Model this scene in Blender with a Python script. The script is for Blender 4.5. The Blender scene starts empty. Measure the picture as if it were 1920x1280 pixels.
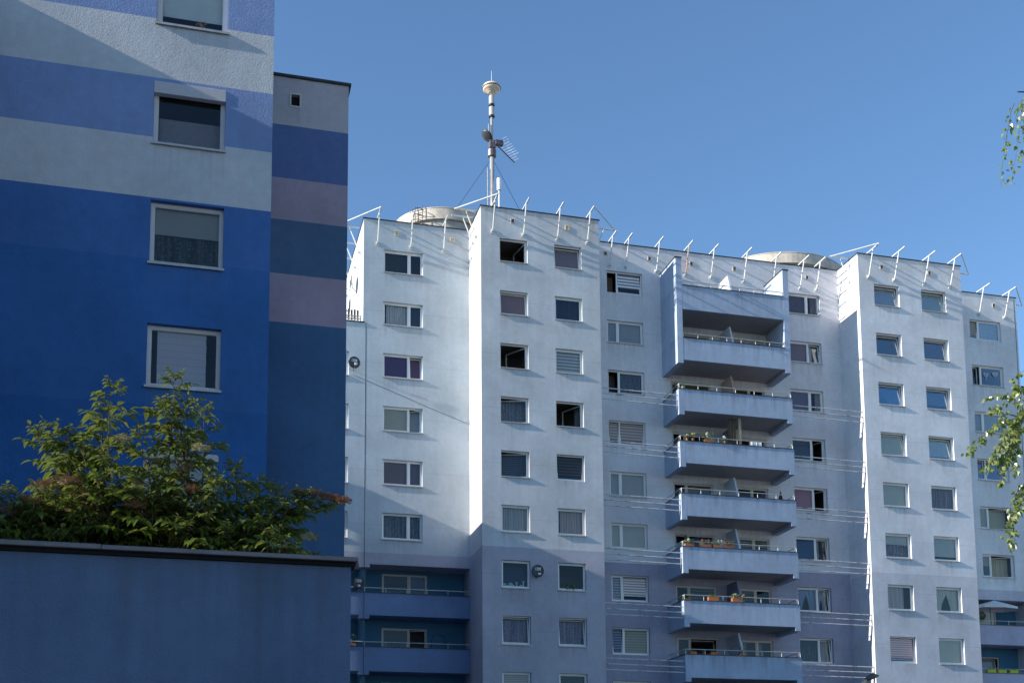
import bpy, bmesh, math, random
from mathutils import Vector, Matrix
random.seed(7)
R_ = math.radians
S = bpy.context.scene
COL = S.collection

# ------------------------------------------------------------------ camera
# metres; x runs along the facades, y runs away from the camera, z up
cam_d = bpy.data.cameras.new('camera')
cam = bpy.data.objects.new('camera', cam_d); COL.objects.link(cam)
rt = Vector((0.96679518, -0.25544858, -0.00728737))
up = Vector((-0.02411892, -0.11959738, 0.99252947))
fw = Vector((0.25441179, 0.95939694, 0.12178732))
cam.matrix_world = Matrix(((rt.x, up.x, -fw.x, 0), (rt.y, up.y, -fw.y, 0), (rt.z, up.z, -fw.z, 1.6), (0, 0, 0, 1)))
cam_d.sensor_width = 36.0
cam_d.lens = 2267.84 / 1920 * 36
cam_d.shift_y = 631.4 / 1920
cam_d.clip_start = 0.1
cam_d.clip_end = 3000
S.camera = cam

# ------------------------------------------------------------------ light
SUN = Vector((1.0, 0.070, -0.392)).normalized()          # the way the light travels
ELEV = math.asin(-SUN.z)
AZ = math.atan2(-SUN.x, -SUN.y)                           # bearing of the sun, clockwise from +y
w = bpy.data.worlds.new('World'); S.world = w; w.use_nodes = True
nt = w.node_tree
for n in list(nt.nodes): nt.nodes.remove(n)
o_ = nt.nodes.new('ShaderNodeOutputWorld'); bg = nt.nodes.new('ShaderNodeBackground'); sk = nt.nodes.new('ShaderNodeTexSky')
sk.sky_type = 'NISHITA'; sk.sun_disc = False
sk.sun_elevation = ELEV; sk.sun_rotation = AZ % (2 * math.pi)
sk.altitude = 100; sk.air_density = 1.0; sk.dust_density = 0.0; sk.ozone_density = 3.1
bg.inputs['Strength'].default_value = 0.12
tint = nt.nodes.new('ShaderNodeMix'); tint.data_type = 'RGBA'; tint.blend_type = 'MULTIPLY'; tint.inputs[0].default_value = 1.0
tint.inputs[7].default_value = (0.87, 1.0, 1.07, 1)                  # a slightly cleaner blue than the model gives
nt.links.new(sk.outputs[0], tint.inputs[6]); nt.links.new(tint.outputs[2], bg.inputs[0]); nt.links.new(bg.outputs[0], o_.inputs[0])
sun_d = bpy.data.lights.new('sun', 'SUN'); sun_d.energy = 5.0; sun_d.angle = R_(0.53); sun_d.color = (1.0, 0.95, 0.87)
sun = bpy.data.objects.new('sun', sun_d); COL.objects.link(sun)
sun.rotation_euler = SUN.to_track_quat('-Z', 'Y').to_euler()
sun.location = (-40, 0, 60)
S.view_settings.view_transform = 'Standard'; S.view_settings.look = 'None'
S.view_settings.exposure = 0.78; S.view_settings.gamma = 1.0; S.view_settings.use_curve_mapping = False

# ------------------------------------------------------------------ materials
MATS = {}
class NB:
    """small helper for node trees"""
    def __init__(s, name):
        s.m = bpy.data.materials.new(name); s.m.use_nodes = True; s.t = s.m.node_tree
        for n in list(s.t.nodes): s.t.nodes.remove(n)
        s.out = s.n('ShaderNodeOutputMaterial')
    def n(s, typ, **kw):
        x = s.t.nodes.new(typ)
        for k, v in kw.items(): setattr(x, k, v)
        return x
    def l(s, a, b): s.t.links.new(a, b)
    def math(s, op, a, b=None, c=None, clamp=False):
        x = s.n('ShaderNodeMath', operation=op); x.use_clamp = clamp
        for i, v in enumerate((a, b, c)):
            if v is None: continue
            if hasattr(v, 'links'): s.l(v, x.inputs[i])
            else: x.inputs[i].default_value = v
        return x.outputs[0]
    def noise(s, vec, scale, detail=3, rough=0.55, sc=(1, 1, 1)):
        mp = s.n('ShaderNodeMapping'); mp.inputs['Scale'].default_value = sc; s.l(vec, mp.inputs['Vector'])
        x = s.n('ShaderNodeTexNoise'); x.inputs['Scale'].default_value = scale
        x.inputs['Detail'].default_value = detail; x.inputs['Roughness'].default_value = rough
        s.l(mp.outputs[0], x.inputs['Vector']); return x.outputs['Fac']
    def rng(s, v, a, b, c, d):
        x = s.n('ShaderNodeMapRange'); s.l(v, x.inputs[0])
        for i, q in enumerate((a, b, c, d)): x.inputs[1 + i].default_value = q
        return x.outputs[0]
    def mix(s, fac, a, b, mode='MIX'):
        x = s.n('ShaderNodeMix', data_type='RGBA', blend_type=mode)
        for i, v in ((0, fac), (6, a), (7, b)):
            if hasattr(v, 'links'): s.l(v, x.inputs[i])
            elif i: x.inputs[i].default_value = tuple(v) + ((1,) if len(v) == 3 else ())
            else: x.inputs[i].default_value = v
        return x.outputs[2]
    def bsdf(s, col, rough=0.7, metal=0.0, spec=0.3, bump=None, bstr=0.3, bdist=0.01):
        p = s.n('ShaderNodeBsdfPrincipled')
        if hasattr(col, 'links'): s.l(col, p.inputs['Base Color'])
        else: p.inputs['Base Color'].default_value = tuple(col) + (1,)
        if hasattr(rough, 'links'): s.l(rough, p.inputs['Roughness'])
        else: p.inputs['Roughness'].default_value = rough
        p.inputs['Metallic'].default_value = metal
        p.inputs['Specular IOR Level'].default_value = spec
        if bump is not None:
            b = s.n('ShaderNodeBump'); b.inputs['Strength'].default_value = bstr; b.inputs['Distance'].default_value = bdist
            s.l(bump, b.inputs['Height']); s.l(b.outputs[0], p.inputs['Normal'])
        s.p = p
        s.l(p.outputs[0], s.out.inputs[0]); return p

def stucco(name, stops, grain=42, gd=0.012, gs=0.5, joints=True, blotch=0.12, line=(1.28, 2.813), rain=0.32, drip=None):
    """painted render: colour zones by height, blotches, rain streaks, faint panel joints, dirt under sills"""
    b = NB(name)
    pos = b.n('ShaderNodeNewGeometry').outputs['Position']
    sep = b.n('ShaderNodeSeparateXYZ'); b.l(pos, sep.inputs[0]); z = sep.outputs[2]
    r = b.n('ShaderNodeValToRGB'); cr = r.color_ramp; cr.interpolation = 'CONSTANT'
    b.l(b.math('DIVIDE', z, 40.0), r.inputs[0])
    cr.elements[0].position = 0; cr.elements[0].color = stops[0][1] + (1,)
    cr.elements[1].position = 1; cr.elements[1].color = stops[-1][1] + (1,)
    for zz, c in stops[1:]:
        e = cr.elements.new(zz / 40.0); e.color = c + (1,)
    big = b.noise(pos, 0.45, 4, 0.6)
    streak = b.noise(pos, 1.0, 4, 0.6, (2.6, 2.6, 0.10))
    fine = b.noise(pos, 5.0, 5, 0.7)
    f = b.rng(big, 0.3, 0.7, 1 - blotch, 1 + blotch)
    f = b.math('MULTIPLY', f, b.rng(streak, 0.3, 0.7, 1 - blotch * rain, 1 + blotch * rain))
    f = b.math('MULTIPLY', f, b.rng(fine, 0.3, 0.7, 0.935, 1.065))
    vo = b.n('ShaderNodeTexVoronoi'); vo.inputs['Scale'].default_value = 1.7; b.l(pos, vo.inputs['Vector'])
    spot = b.math('MULTIPLY', b.rng(vo.outputs['Distance'], 0.05, 0.11, 1, 0), b.rng(fine, 0.45, 0.6, 0, 1))
    f = b.math('MULTIPLY', f, b.math('ADD', 1.0, b.math('MULTIPLY', spot, 0.10)))
    patch = b.noise(pos, 0.8, 5, 0.65, (1, 1, 1.4))
    if joints:
        ph = b.math('FRACT', b.math('DIVIDE', b.math('SUBTRACT', z, line[0]), line[1]))
        d = b.math('LESS_THAN', b.math('ABSOLUTE', b.math('SUBTRACT', ph, 0.5)), 0.006)
        f = b.math('MULTIPLY', f, b.math('SUBTRACT', 1.0, b.math('MULTIPLY', d, b.rng(fine, 0.32, 0.58, 0.02, 0.17))))
    hsv = b.n('ShaderNodeHueSaturation'); b.l(r.outputs[0], hsv.inputs['Color']); b.l(f, hsv.inputs['Value'])
    at = b.n('ShaderNodeAttribute', attribute_name='stain')
    st2 = b.noise(pos, 1.0, 3, 0.6, (7, 7, 0.25))
    sf = b.math('MULTIPLY', at.outputs['Fac'], b.rng(st2, 0.43, 0.74, 0.03, 0.36), clamp=True)
    warm = b.mix(1.0, hsv.outputs[0], (1.03, 0.965, 0.95, 1), 'MULTIPLY')
    cc = b.mix(b.rng(patch, 0.48, 0.66, 0, 0.75), hsv.outputs[0], warm)
    col = b.mix(sf, cc, (0.17, 0.155, 0.15))
    if drip:                                               # grey runs washed down from the edge above
        z0, per, ln, amt = drip
        d = b.math('SUBTRACT', z0, z)
        if per: d = b.math('MULTIPLY', b.math('FRACT', b.math('DIVIDE', d, per)), per)
        run = b.noise(pos, 1.0, 3, 0.6, (5, 5, 0.12))
        reach = b.rng(run, 0.38, 0.68, 0.08, ln)
        dm = b.math('MULTIPLY', b.rng(b.math('DIVIDE', d, reach), 0.0, 1.0, 1.0, 0.0), b.rng(run, 0.42, 0.66, 0.05, amt), clamp=True)
        col = b.mix(dm, col, (0.10, 0.095, 0.10))
    gn = b.noise(pos, grain, 4, 0.65)
    gn2 = b.noise(pos, 1.1, 2, 0.5)
    h = b.math('ADD', gn, b.math('MULTIPLY', gn2, 1.5))
    b.bsdf(col, 0.9, 0, 0.15, h, gs, gd)
    return b.m

def plain(name, col, rough=0.6, metal=0.0, spec=0.3, var=0.1, nscale=8, bumpd=0.0):
    key = (name, col)
    if key in MATS: return MATS[key]
    b = NB(name)
    pos = b.n('ShaderNodeNewGeometry').outputs['Position']
    f = b.rng(b.noise(pos, nscale, 4, 0.65), 0.3, 0.7, 1 - var, 1 + var)
    hsv = b.n('ShaderNodeHueSaturation'); hsv.inputs['Color'].default_value = tuple(col) + (1,); b.l(f, hsv.inputs['Value'])
    b.bsdf(hsv.outputs[0], rough, metal, spec, b.noise(pos, nscale * 6, 3) if bumpd else None, 0.4, bumpd)
    MATS[key] = b.m
    return b.m

def two_tone(name, c1, c2, nscale, lo, hi, rough=0.6, metal=0.0, sc=(1, 1, 1)):
    """worn surface: c1 with patches of c2"""
    key = (name, c1, c2)
    if key in MATS: return MATS[key]
    b = NB(name); pos = b.n('ShaderNodeNewGeometry').outputs['Position']
    f = b.rng(b.noise(pos, nscale, 5, 0.65, sc), lo, hi, 0, 1)
    b.bsdf(b.mix(f, c1, c2), rough, metal, 0.3)
    MATS[key] = b.m
    return b.m

def slat_mat(c1, c2, period=0.09, duty=0.5):
    key = ('slats', c1, c2, period)
    if key in MATS: return MATS[key]
    b = NB('slats'); pos = b.n('ShaderNodeNewGeometry').outputs['Position']
    sep = b.n('ShaderNodeSeparateXYZ'); b.l(pos, sep.inputs[0])
    ph = b.math('FRACT', b.math('DIVIDE', sep.outputs[2], period))
    f = b.math('GREATER_THAN', ph, duty)
    b.bsdf(b.mix(f, c1, c2), 0.6, 0, 0.2)
    MATS[key] = b.m
    return b.m

def lace_mat(c1, c2):
    key = ('lace', c1, c2)
    if key in MATS: return MATS[key]
    b = NB('lace'); pos = b.n('ShaderNodeNewGeometry').outputs['Position']
    v = b.n('ShaderNodeTexVoronoi'); v.inputs['Scale'].default_value = 14
    b.l(pos, v.inputs['Vector'])
    n2 = b.noise(pos, 1.0, 3, 0.6, (16, 16, 0.5))
    f = b.math('ADD', b.math('MULTIPLY', b.rng(v.outputs['Distance'], 0.15, 0.5, 1, 0), 0.5), b.math('MULTIPLY', b.rng(n2, 0.35, 0.65, 0, 1), 0.5), clamp=True)
    b.bsdf(b.mix(f, c2, c1), 0.9, 0, 0.1)
    MATS[key] = b.m
    return b.m

def cloth_mat(c):
    key = ('cloth', c)
    if key in MATS: return MATS[key]
    b = NB('curtain_cloth'); pos = b.n('ShaderNodeNewGeometry').outputs['Position']
    f = b.rng(b.noise(pos, 1.0, 3, 0.6, (14, 14, 0.4)), 0.3, 0.7, 0.72, 1.15)
    hsv = b.n('ShaderNodeHueSaturation'); hsv.inputs['Color'].default_value = tuple(c) + (1,); b.l(f, hsv.inputs['Value'])
    b.bsdf(hsv.outputs[0], 0.9, 0, 0.1)
    MATS[key] = b.m
    return b.m

def glass_mat():
    b = NB('window_glass'); pos = b.n('ShaderNodeNewGeometry').outputs['Position']
    tr = b.n('ShaderNodeBsdfTransparent'); tr.inputs[0].default_value = (0.86, 0.9, 0.92, 1)
    gl = b.n('ShaderNodeBsdfGlossy'); gl.inputs['Roughness'].default_value = 0.02; gl.inputs[0].default_value = (0.95, 0.97, 1, 1)
    bp = b.n('ShaderNodeBump'); bp.inputs['Strength'].default_value = 0.05; bp.inputs['Distance'].default_value = 0.03
    b.l(b.noise(pos, 1.3, 2), bp.inputs['Height']); b.l(bp.outputs[0], gl.inputs['Normal'])
    fr = b.n('ShaderNodeFresnel'); fr.inputs[0].default_value = 1.5
    fac = b.math('MULTIPLY', fr.outputs[0], 0.5, clamp=True)
    mx = b.n('ShaderNodeMixShader'); b.l(fac, mx.inputs[0]); b.l(tr.outputs[0], mx.inputs[1]); b.l(gl.outputs[0], mx.inputs[2])
    b.l(mx.outputs[0], b.out.inputs[0]); return b.m

def leaf_mat(name, c1, c2, back, trans=0.35, vc=None):
    b = NB(name); oi = b.n('ShaderNodeNewGeometry')
    n1 = b.noise(oi.outputs['Position'], 9, 2)
    f = b.rng(n1, 0.35, 0.65, 0, 1)
    col = b.mix(f, c1, c2)
    col = b.mix(oi.outputs['Backfacing'], col, back)
    p = b.n('ShaderNodeBsdfPrincipled'); b.l(col, p.inputs['Base Color']); p.inputs['Roughness'].default_value = 0.30
    p.inputs['Specular IOR Level'].default_value = 0.95
    t = b.n('ShaderNodeBsdfTranslucent'); b.l(b.mix(0.5, col, (0.25, 0.34, 0.03)), t.inputs[0])
    mx = b.n('ShaderNodeMixShader'); mx.inputs[0].default_value = trans
    b.l(p.outputs[0], mx.inputs[1]); b.l(t.outputs[0], mx.inputs[2]); b.l(mx.outputs[0], b.out.inputs[0])
    return b.m

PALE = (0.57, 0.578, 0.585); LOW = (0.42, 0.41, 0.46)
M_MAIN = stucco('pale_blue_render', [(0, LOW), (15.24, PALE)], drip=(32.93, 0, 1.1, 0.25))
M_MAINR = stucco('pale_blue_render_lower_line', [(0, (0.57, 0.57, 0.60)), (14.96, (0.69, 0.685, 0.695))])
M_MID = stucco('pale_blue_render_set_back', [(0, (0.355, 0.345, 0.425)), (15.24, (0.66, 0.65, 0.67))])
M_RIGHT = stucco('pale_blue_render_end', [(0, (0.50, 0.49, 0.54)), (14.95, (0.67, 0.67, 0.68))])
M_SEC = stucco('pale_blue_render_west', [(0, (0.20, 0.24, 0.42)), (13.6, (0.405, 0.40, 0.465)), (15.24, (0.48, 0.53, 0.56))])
M_BAL = stucco('balcony_blue_render', [(0, (0.365, 0.43, 0.535)), (39, (0.365, 0.43, 0.535))], joints=False, blotch=0.10, rain=0.7, drip=(24.23, 2.80, 1.0, 0.34))
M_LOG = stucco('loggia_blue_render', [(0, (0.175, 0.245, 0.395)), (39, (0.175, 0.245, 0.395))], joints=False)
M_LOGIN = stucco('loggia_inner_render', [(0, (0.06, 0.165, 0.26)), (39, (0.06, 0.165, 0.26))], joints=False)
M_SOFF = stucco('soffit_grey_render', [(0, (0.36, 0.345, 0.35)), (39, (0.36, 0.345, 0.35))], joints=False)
LP = (0.50, 0.51, 0.52); LB = (0.20, 0.275, 0.46)
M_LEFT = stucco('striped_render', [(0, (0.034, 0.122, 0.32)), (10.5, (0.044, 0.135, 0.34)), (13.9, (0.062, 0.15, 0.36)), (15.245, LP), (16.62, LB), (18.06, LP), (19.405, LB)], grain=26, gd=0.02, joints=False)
M_LREC = stucco('striped_render_recess', [(0, (0.062, 0.129, 0.237)), (13.90, (0.35, 0.275, 0.33)), (15.14, (0.078, 0.135, 0.225)), (16.43, (0.34, 0.275, 0.33)), (17.654, (0.098, 0.15, 0.30)), (18.965, (0.43, 0.40, 0.42))], grain=30, gd=0.015, joints=False)
M_WALL = stucco('dark_blue_roughcast', [(0, (0.112, 0.158, 0.25)), (39, (0.112, 0.158, 0.25))], grain=48, gd=0.02, gs=0.8, joints=False, blotch=0.16, rain=0.9, drip=(3.67, 0, 1.3, 0.42))
M_FRAME = plain('white_upvc', (0.82, 0.80, 0.77), 0.4, 0, 0.4, 0.04, 3)
M_FRAMEL = plain('aged_upvc', (0.62, 0.58, 0.57), 0.45, 0, 0.35, 0.06, 3)
M_FRAMEG = plain('cream_painted_frame', (0.58, 0.50, 0.45), 0.5, 0, 0.3, 0.06, 3)
M_SILL = plain('sill_metal', (0.46, 0.43, 0.41), 0.45, 0.3, 0.4, 0.15, 5)
M_SILLW = plain('white_sill', (0.62, 0.62, 0.63), 0.5, 0.0, 0.4, 0.1, 5)
M_GLASS = glass_mat()
M_COPE = plain('dark_coping_metal', (0.055, 0.05, 0.055), 0.45, 0.5, 0.4, 0.25, 4)
M_COPEG = plain('grey_coping_metal', (0.16, 0.135, 0.14), 0.45, 0.4, 0.4, 0.25, 2.5)
M_STEEL = two_tone('galvanised_steel', (0.62, 0.62, 0.60), (0.40, 0.36, 0.32), 3.5, 0.52, 0.75, 0.5, 0.2)
M_MAST = two_tone('dull_steel', (0.40, 0.39, 0.37), (0.26, 0.24, 0.22), 3.5, 0.5, 0.75, 0.5, 0.2)
M_RUST = two_tone('rusty_steel', (0.50, 0.27, 0.16), (0.62, 0.55, 0.47), 4.0, 0.45, 0.7, 0.75)
M_BARS = two_tone('flaking_white_bars', (0.58, 0.57, 0.56), (0.30, 0.21, 0.17), 2.6, 0.50, 0.64, 0.6)
M_RAIL = plain('rail_steel', (0.55, 0.54, 0.50), 0.45, 0.4, 0.4, 0.15, 6)
M_CONC = two_tone('weathered_concrete', (0.60, 0.54, 0.46), (0.40, 0.35, 0.29), 1.6, 0.42, 0.7, 0.9)
M_ROOF = plain('roof_felt', (0.10, 0.10, 0.10), 0.9)
M_DARK = plain('dark_void', (0.012, 0.012, 0.014), 0.9)
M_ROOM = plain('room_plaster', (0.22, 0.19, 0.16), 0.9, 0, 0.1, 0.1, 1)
M_WHITE = plain('white_plastic', (0.78, 0.78, 0.77), 0.4)
M_TAN = plain('yellowed_plastic', (0.62, 0.46, 0.24), 0.7, 0, 0.2, 0.25, 20)
M_DISH = plain('dish_graphite', (0.045, 0.05, 0.06), 0.4, 0, 0.4, 0.1)
M_BLACK = plain('black_rubber', (0.02, 0.02, 0.022), 0.6)
M_WOOD = plain('brown_wood', (0.16, 0.095, 0.06), 0.8, 0, 0.2, 0.3, 12)
M_TERRA = plain('terracotta', (0.42, 0.16, 0.08), 0.8)
M_PLANT = leaf_mat('pot_plant_leaf', (0.03, 0.09, 0.02), (0.07, 0.16, 0.03), (0.10, 0.17, 0.07), 0.3)
M_ASPH = plain('asphalt', (0.06, 0.06, 0.062), 0.9, 0, 0.2, 0.2, 1.5, 0.004)
M_PAVE = plain('paving', (0.26, 0.25, 0.24), 0.9, 0, 0.2, 0.2, 2)
M_SOIL = plain('soil', (0.06, 0.045, 0.03), 0.95)

# ------------------------------------------------------------------ mesh helpers
class MB:
    def __init__(s): s.v = []; s.f = []; s.st = {}
    def quad(s, a, b, c, d, st=None):
        i = len(s.v); s.v += [tuple(a), tuple(b), tuple(c), tuple(d)]; s.f.append((i, i + 1, i + 2, i + 3))
        if st: s.st[len(s.f) - 1] = st
    def poly(s, pts):
        i = len(s.v); s.v += [tuple(p) for p in pts]; s.f.append(tuple(range(i, i + len(pts))))
    def box(s, x0, x1, y0, y1, z0, z1):
        i = len(s.v)
        s.v += [(x0, y0, z0), (x1, y0, z0), (x1, y1, z0), (x0, y1, z0), (x0, y0, z1), (x1, y0, z1), (x1, y1, z1), (x0, y1, z1)]
        for q in ((0, 1, 5, 4), (1, 2, 6, 5), (2, 3, 7, 6), (3, 0, 4, 7), (4, 5, 6, 7), (3, 2, 1, 0)): s.f.append(tuple(i + k for k in q))
    def obox(s, c, ux, uy, uz, hx, hy, hz):
        i = len(s.v); c = Vector(c); ux = Vector(ux); uy = Vector(uy); uz = Vector(uz)
        for sz in (-1, 1):
            for sx, sy in ((-1, -1), (1, -1), (1, 1), (-1, 1)):
                s.v.append(tuple(c + ux * hx * sx + uy * hy * sy + uz * hz * sz))
        for q in ((0, 1, 5, 4), (1, 2, 6, 5), (2, 3, 7, 6), (3, 0, 4, 7), (4, 5, 6, 7), (3, 2, 1, 0)): s.f.append(tuple(i + k for k in q))
    def tube(s, pts, r, n=8, cap=True):
        pts = [Vector(p) for p in pts]; rs = r if isinstance(r, (list, tuple)) else [r] * len(pts)
        base = len(s.v); prev = None
        for k, p in enumerate(pts):
            t = (pts[min(k + 1, len(pts) - 1)] - pts[max(k - 1, 0)]).normalized()
            a = Vector((0, 0, 1)) if abs(t.z) < 0.9 else Vector((1, 0, 0))
            if prev is None: u = t.cross(a).normalized()
            else:
                u = (prev - t * prev.dot(t))
                u = u.normalized() if u.length > 1e-6 else t.cross(a).normalized()
            prev = u; v = t.cross(u)
            for j in range(n):
                q = 2 * math.pi * j / n; s.v.append(tuple(p + (u * math.cos(q) + v * math.sin(q)) * rs[k]))
        for k in range(len(pts) - 1):
            for j in range(n):
                a = base + k * n + j; b_ = base + k * n + (j + 1) % n
                s.f.append((a, b_, b_ + n, a + n))
        if cap:
            s.f.append(tuple(base + j for j in range(n))[::-1]); e = base + (len(pts) - 1) * n
            s.f.append(tuple(e + j for j in range(n)))
    def lathe(s, c, prof, n=48):
        """profile of (radius, z) turned about a vertical axis at c"""
        b = len(s.v)
        for r, z in prof:
            for j in range(n):
                q = 2 * math.pi * j / n; s.v.append((c[0] + r * math.cos(q), c[1] + r * math.sin(q), c[2] + z))
        for k in range(len(prof) - 1):
            for j in range(n):
                a = b + k * n + j; d = b + k * n + (j + 1) % n
                s.f.append((a, d, d + n, a + n))
    def disc(s, c, ax, r, n=20, depth=0.0, rings=4):
        """dish: shallow bowl with axis ax (pointing out of the hollow side), rim radius r, depth"""
        ax = Vector(ax).normalized(); a = Vector((0, 0, 1)) if abs(ax.z) < 0.9 else Vector((1, 0, 0))
        u = ax.cross(a).normalized(); v = ax.cross(u); c = Vector(c); b = len(s.v)
        s.v.append(tuple(c - ax * depth))
        for k in range(1, rings + 1):
            q = k / rings
            for j in range(n):
                t = 2 * math.pi * j / n; s.v.append(tuple(c - ax * depth * (1 - q * q) + (u * math.cos(t) + v * math.sin(t)) * r * q))
        for j in range(n): s.f.append((b, b + 1 + j, b + 1 + (j + 1) % n))
        for k in range(rings - 1):
            for j in range(n):
                p = b + 1 + k * n + j; q2 = b + 1 + k * n + (j + 1) % n
                s.f.append((p, p + n, q2 + n, q2))
    def build(s, name, mat, parent=None, smooth=False, solid=0.0, bevel=0.0, origin=None):
        me = bpy.data.meshes.new(name)
        vs = s.v
        if origin: vs = [(x - origin[0], y - origin[1], z - origin[2]) for x, y, z in vs]
        me.from_pydata(vs, [], s.f)
        if s.st:
            at = me.attributes.new('stain', 'FLOAT', 'CORNER')
            for fi, st in s.st.items():
                p = me.polygons[fi]
                for k, li in enumerate(p.loop_indices): at.data[li].value = st[k]
        for m in (mat if isinstance(mat, (list, tuple)) else [mat]): me.materials.append(m)
        if smooth:
            for p in me.polygons: p.use_smooth = True
        o = bpy.data.objects.new(name, me); COL.objects.link(o)
        if origin: o.location = origin
        if solid: q = o.modifiers.new('solid', 'SOLIDIFY'); q.thickness = solid
        if bevel: q = o.modifiers.new('bevel', 'BEVEL'); q.width = bevel; q.segments = 2; q.limit_method = 'ANGLE'
        if parent: put(o, parent)
        return o

def put(o, parent):
    """parent o, keeping it where it is (no parent is rotated or scaled)"""
    w_ = Vector((0, 0, 0)); p = parent
    while p: w_ += p.location; p = p.parent
    o.parent = parent; o.location = o.location - w_
def empty(name, loc, label=None, cat=None, group=None):
    o = bpy.data.objects.new(name, None); o.empty_display_size = 0.3; o.location = loc; COL.objects.link(o)
    return tag(o, label, cat, group)
def tag(o, label=None, cat=None, group=None, kind=None):
    for k, v in (('label', label), ('category', cat), ('group', group), ('kind', kind)):
        if v: o[k] = v
    return o
def box_obj(name, x0, x1, y0, y1, z0, z1, mat, parent=None, bevel=0.0):
    m = MB(); m.box(x0, x1, y0, y1, z0, z1); return m.build(name, mat, parent, bevel=bevel)

def facade(m, x0, x1, z0, z1, y, ops, rev=0.20, stain=1.0):
    """front wall facing -y with openings (ox0, ox1, oz0, oz1) and their reveals"""
    zs = [z0, z1]; xs = [x0, x1]
    for a, b, c, d in ops:
        xs += [a, b]; zs += [c, d, max(z0, c - 0.95)]
    xs = sorted({round(q, 4) for q in xs if x0 - 1e-6 <= q <= x1 + 1e-6}); zs = sorted({round(q, 4) for q in zs if z0 - 1e-6 <= q <= z1 + 1e-6})
    for i in range(len(xs) - 1):
        xa, xb = xs[i], xs[i + 1]; cx = (xa + xb) / 2
        for j in range(len(zs) - 1):
            za, zb = zs[j], zs[j + 1]; cz = (za + zb) / 2
            if any(a < cx < b and c < cz < d for a, b, c, d in ops): continue
            st = None
            for a, b, c, d in ops:
                if a < cx < b and c - 0.96 < cz < c:
                    t0 = max(0, 1 - (c - za) / 0.95) * stain; t1 = max(0, 1 - (c - zb) / 0.95) * stain
                    st = (t0, t0, t1, t1)
            m.quad((xa, y, za), (xb, y, za), (xb, y, zb), (xa, y, zb), st)
    for a, b, c, d in ops:
        if rev <= 0: continue
        m.quad((a, y, c), (a, y + rev, c), (a, y + rev, d), (a, y, d))
        m.quad((b, y, c), (b, y, d), (b, y + rev, d), (b, y + rev, c))
        m.quad((a, y, d), (a, y + rev, d), (b, y + rev, d), (b, y, d))
        m.quad((a, y, c), (b, y, c), (b, y + rev, c), (a, y + rev, c))
def side(m, x, y0, y1, z0, z1):
    m.quad((x, y0, z0), (x, y1, z0), (x, y1, z1), (x, y0, z1))

# ------------------------------------------------------------------ windows
def sheet(x0, x1, z0, z1, y, amp=0.0, nx=1, seed=0, sweep=0.0):
    """hanging cloth: folds of depth amp; sweep pulls the lower part to one side"""
    m = MB(); rr = random.Random(seed); n = nx if amp else 1; nz = 6 if sweep else 1
    ph = [rr.uniform(0, 6.28) for _ in range(3)]
    W = x1 - x0
    def pt(u, v):
        k = 1 - abs(sweep) * math.sin((1 - v) * math.pi / 2) ** 1.3 if sweep else 1
        xx = (x0 + u * W * k) if sweep >= 0 else (x1 - (1 - u) * W * k)
        yy = y + amp * (math.sin(u * W * 48 + ph[0]) + 0.6 * math.sin(u * W * 27 + ph[1]))
        return (xx, yy, z0 + v * (z1 - z0))
    for i in range(n):
        for j in range(nz):
            m.quad(pt(i / n, j / nz), pt((i + 1) / n, j / nz), pt((i + 1) / n, (j + 1) / nz), pt(i / n, (j + 1) / nz))
    return m

def cover(kind, x0, x1, z0, z1, y, win, seed, org=None, rot=None):
    if not kind: return
    def fix(o):
        if rot: o.rotation_euler = rot
        return o
    k = kind[0]; H = z1 - z0
    def wm(c):
        L = .3 * c[0] + .6 * c[1] + .1 * c[2]; t = min(1, max(0, (L - .06) / .14))
        return tuple(min(.82, round(q * (a + (b_ - a) * t), 3)) for q, a, b_ in zip(c, (1.4, 1.0, .8), (1.85, 1.5, 1.2)))
    if not (len(kind) and kind[-1] == 'raw'): kind = tuple(wm(q) if isinstance(q, tuple) and len(q) == 3 else q for q in kind) + ('raw',)
    kx = kind[:-1]
    if k == 'blind':
        drop = kind[2] if len(kx) > 2 else 1.0
        m = MB(); m.box(x0, x1, y, y + 0.006, z1 - H * drop, z1); fix(m.build('blind', plain('roller_blind', kind[1], 0.8, 0, 0.2, 0.05, 2), win, origin=org))
    elif k == 'slats':
        drop = kind[3] if len(kx) > 3 else 1.0
        m = MB(); m.box(x0, x1, y, y + 0.008, z1 - H * drop, z1)
        m.build('blind', slat_mat(kind[1], kind[2], kind[4] if len(kx) > 4 else 0.10), win, origin=org)
        fix(win.children[-1]) if win.children else None
    elif k == 'lace':
        sheet(x0, x1, z0, z1, y + 0.05, 0.012, 30, seed).build('curtain', lace_mat(kind[1], kind[2]), win)
    elif k == 'cloth':
        f0, f1 = kind[2] if len(kx) > 2 else (0, 1)
        sheet(x0 + (x1 - x0) * f0, x0 + (x1 - x0) * f1, z0, z1, y + 0.05, 0.016, 36, seed).build('curtain', cloth_mat(kind[1]), win)
    elif k == 'swept':
        xm = x0 + (x1 - x0) * 0.52
        sheet(x0, xm + .12, z0, z1, y + 0.05, 0.014, 24, seed, 0.55).build('curtain', cloth_mat(kind[1]), win)
        sheet(xm - .1, x1, z0, z1, y + 0.075, 0.014, 24, seed + 1, -0.42).build('curtain', cloth_mat(kind[1]), win)
    elif k == 'half':                                     # short blind above, lace below
        cover(('blind', kind[1], kind[3], 'raw'), x0, x1, z0, z1, y, win, seed)
        sheet(x0, x1, z0, z0 + H * (1 - kind[3]) + 0.1, y + 0.06, 0.008, 26, seed).build('curtain', lace_mat(kind[2], (0.02, 0.025, 0.025)), win)

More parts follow.
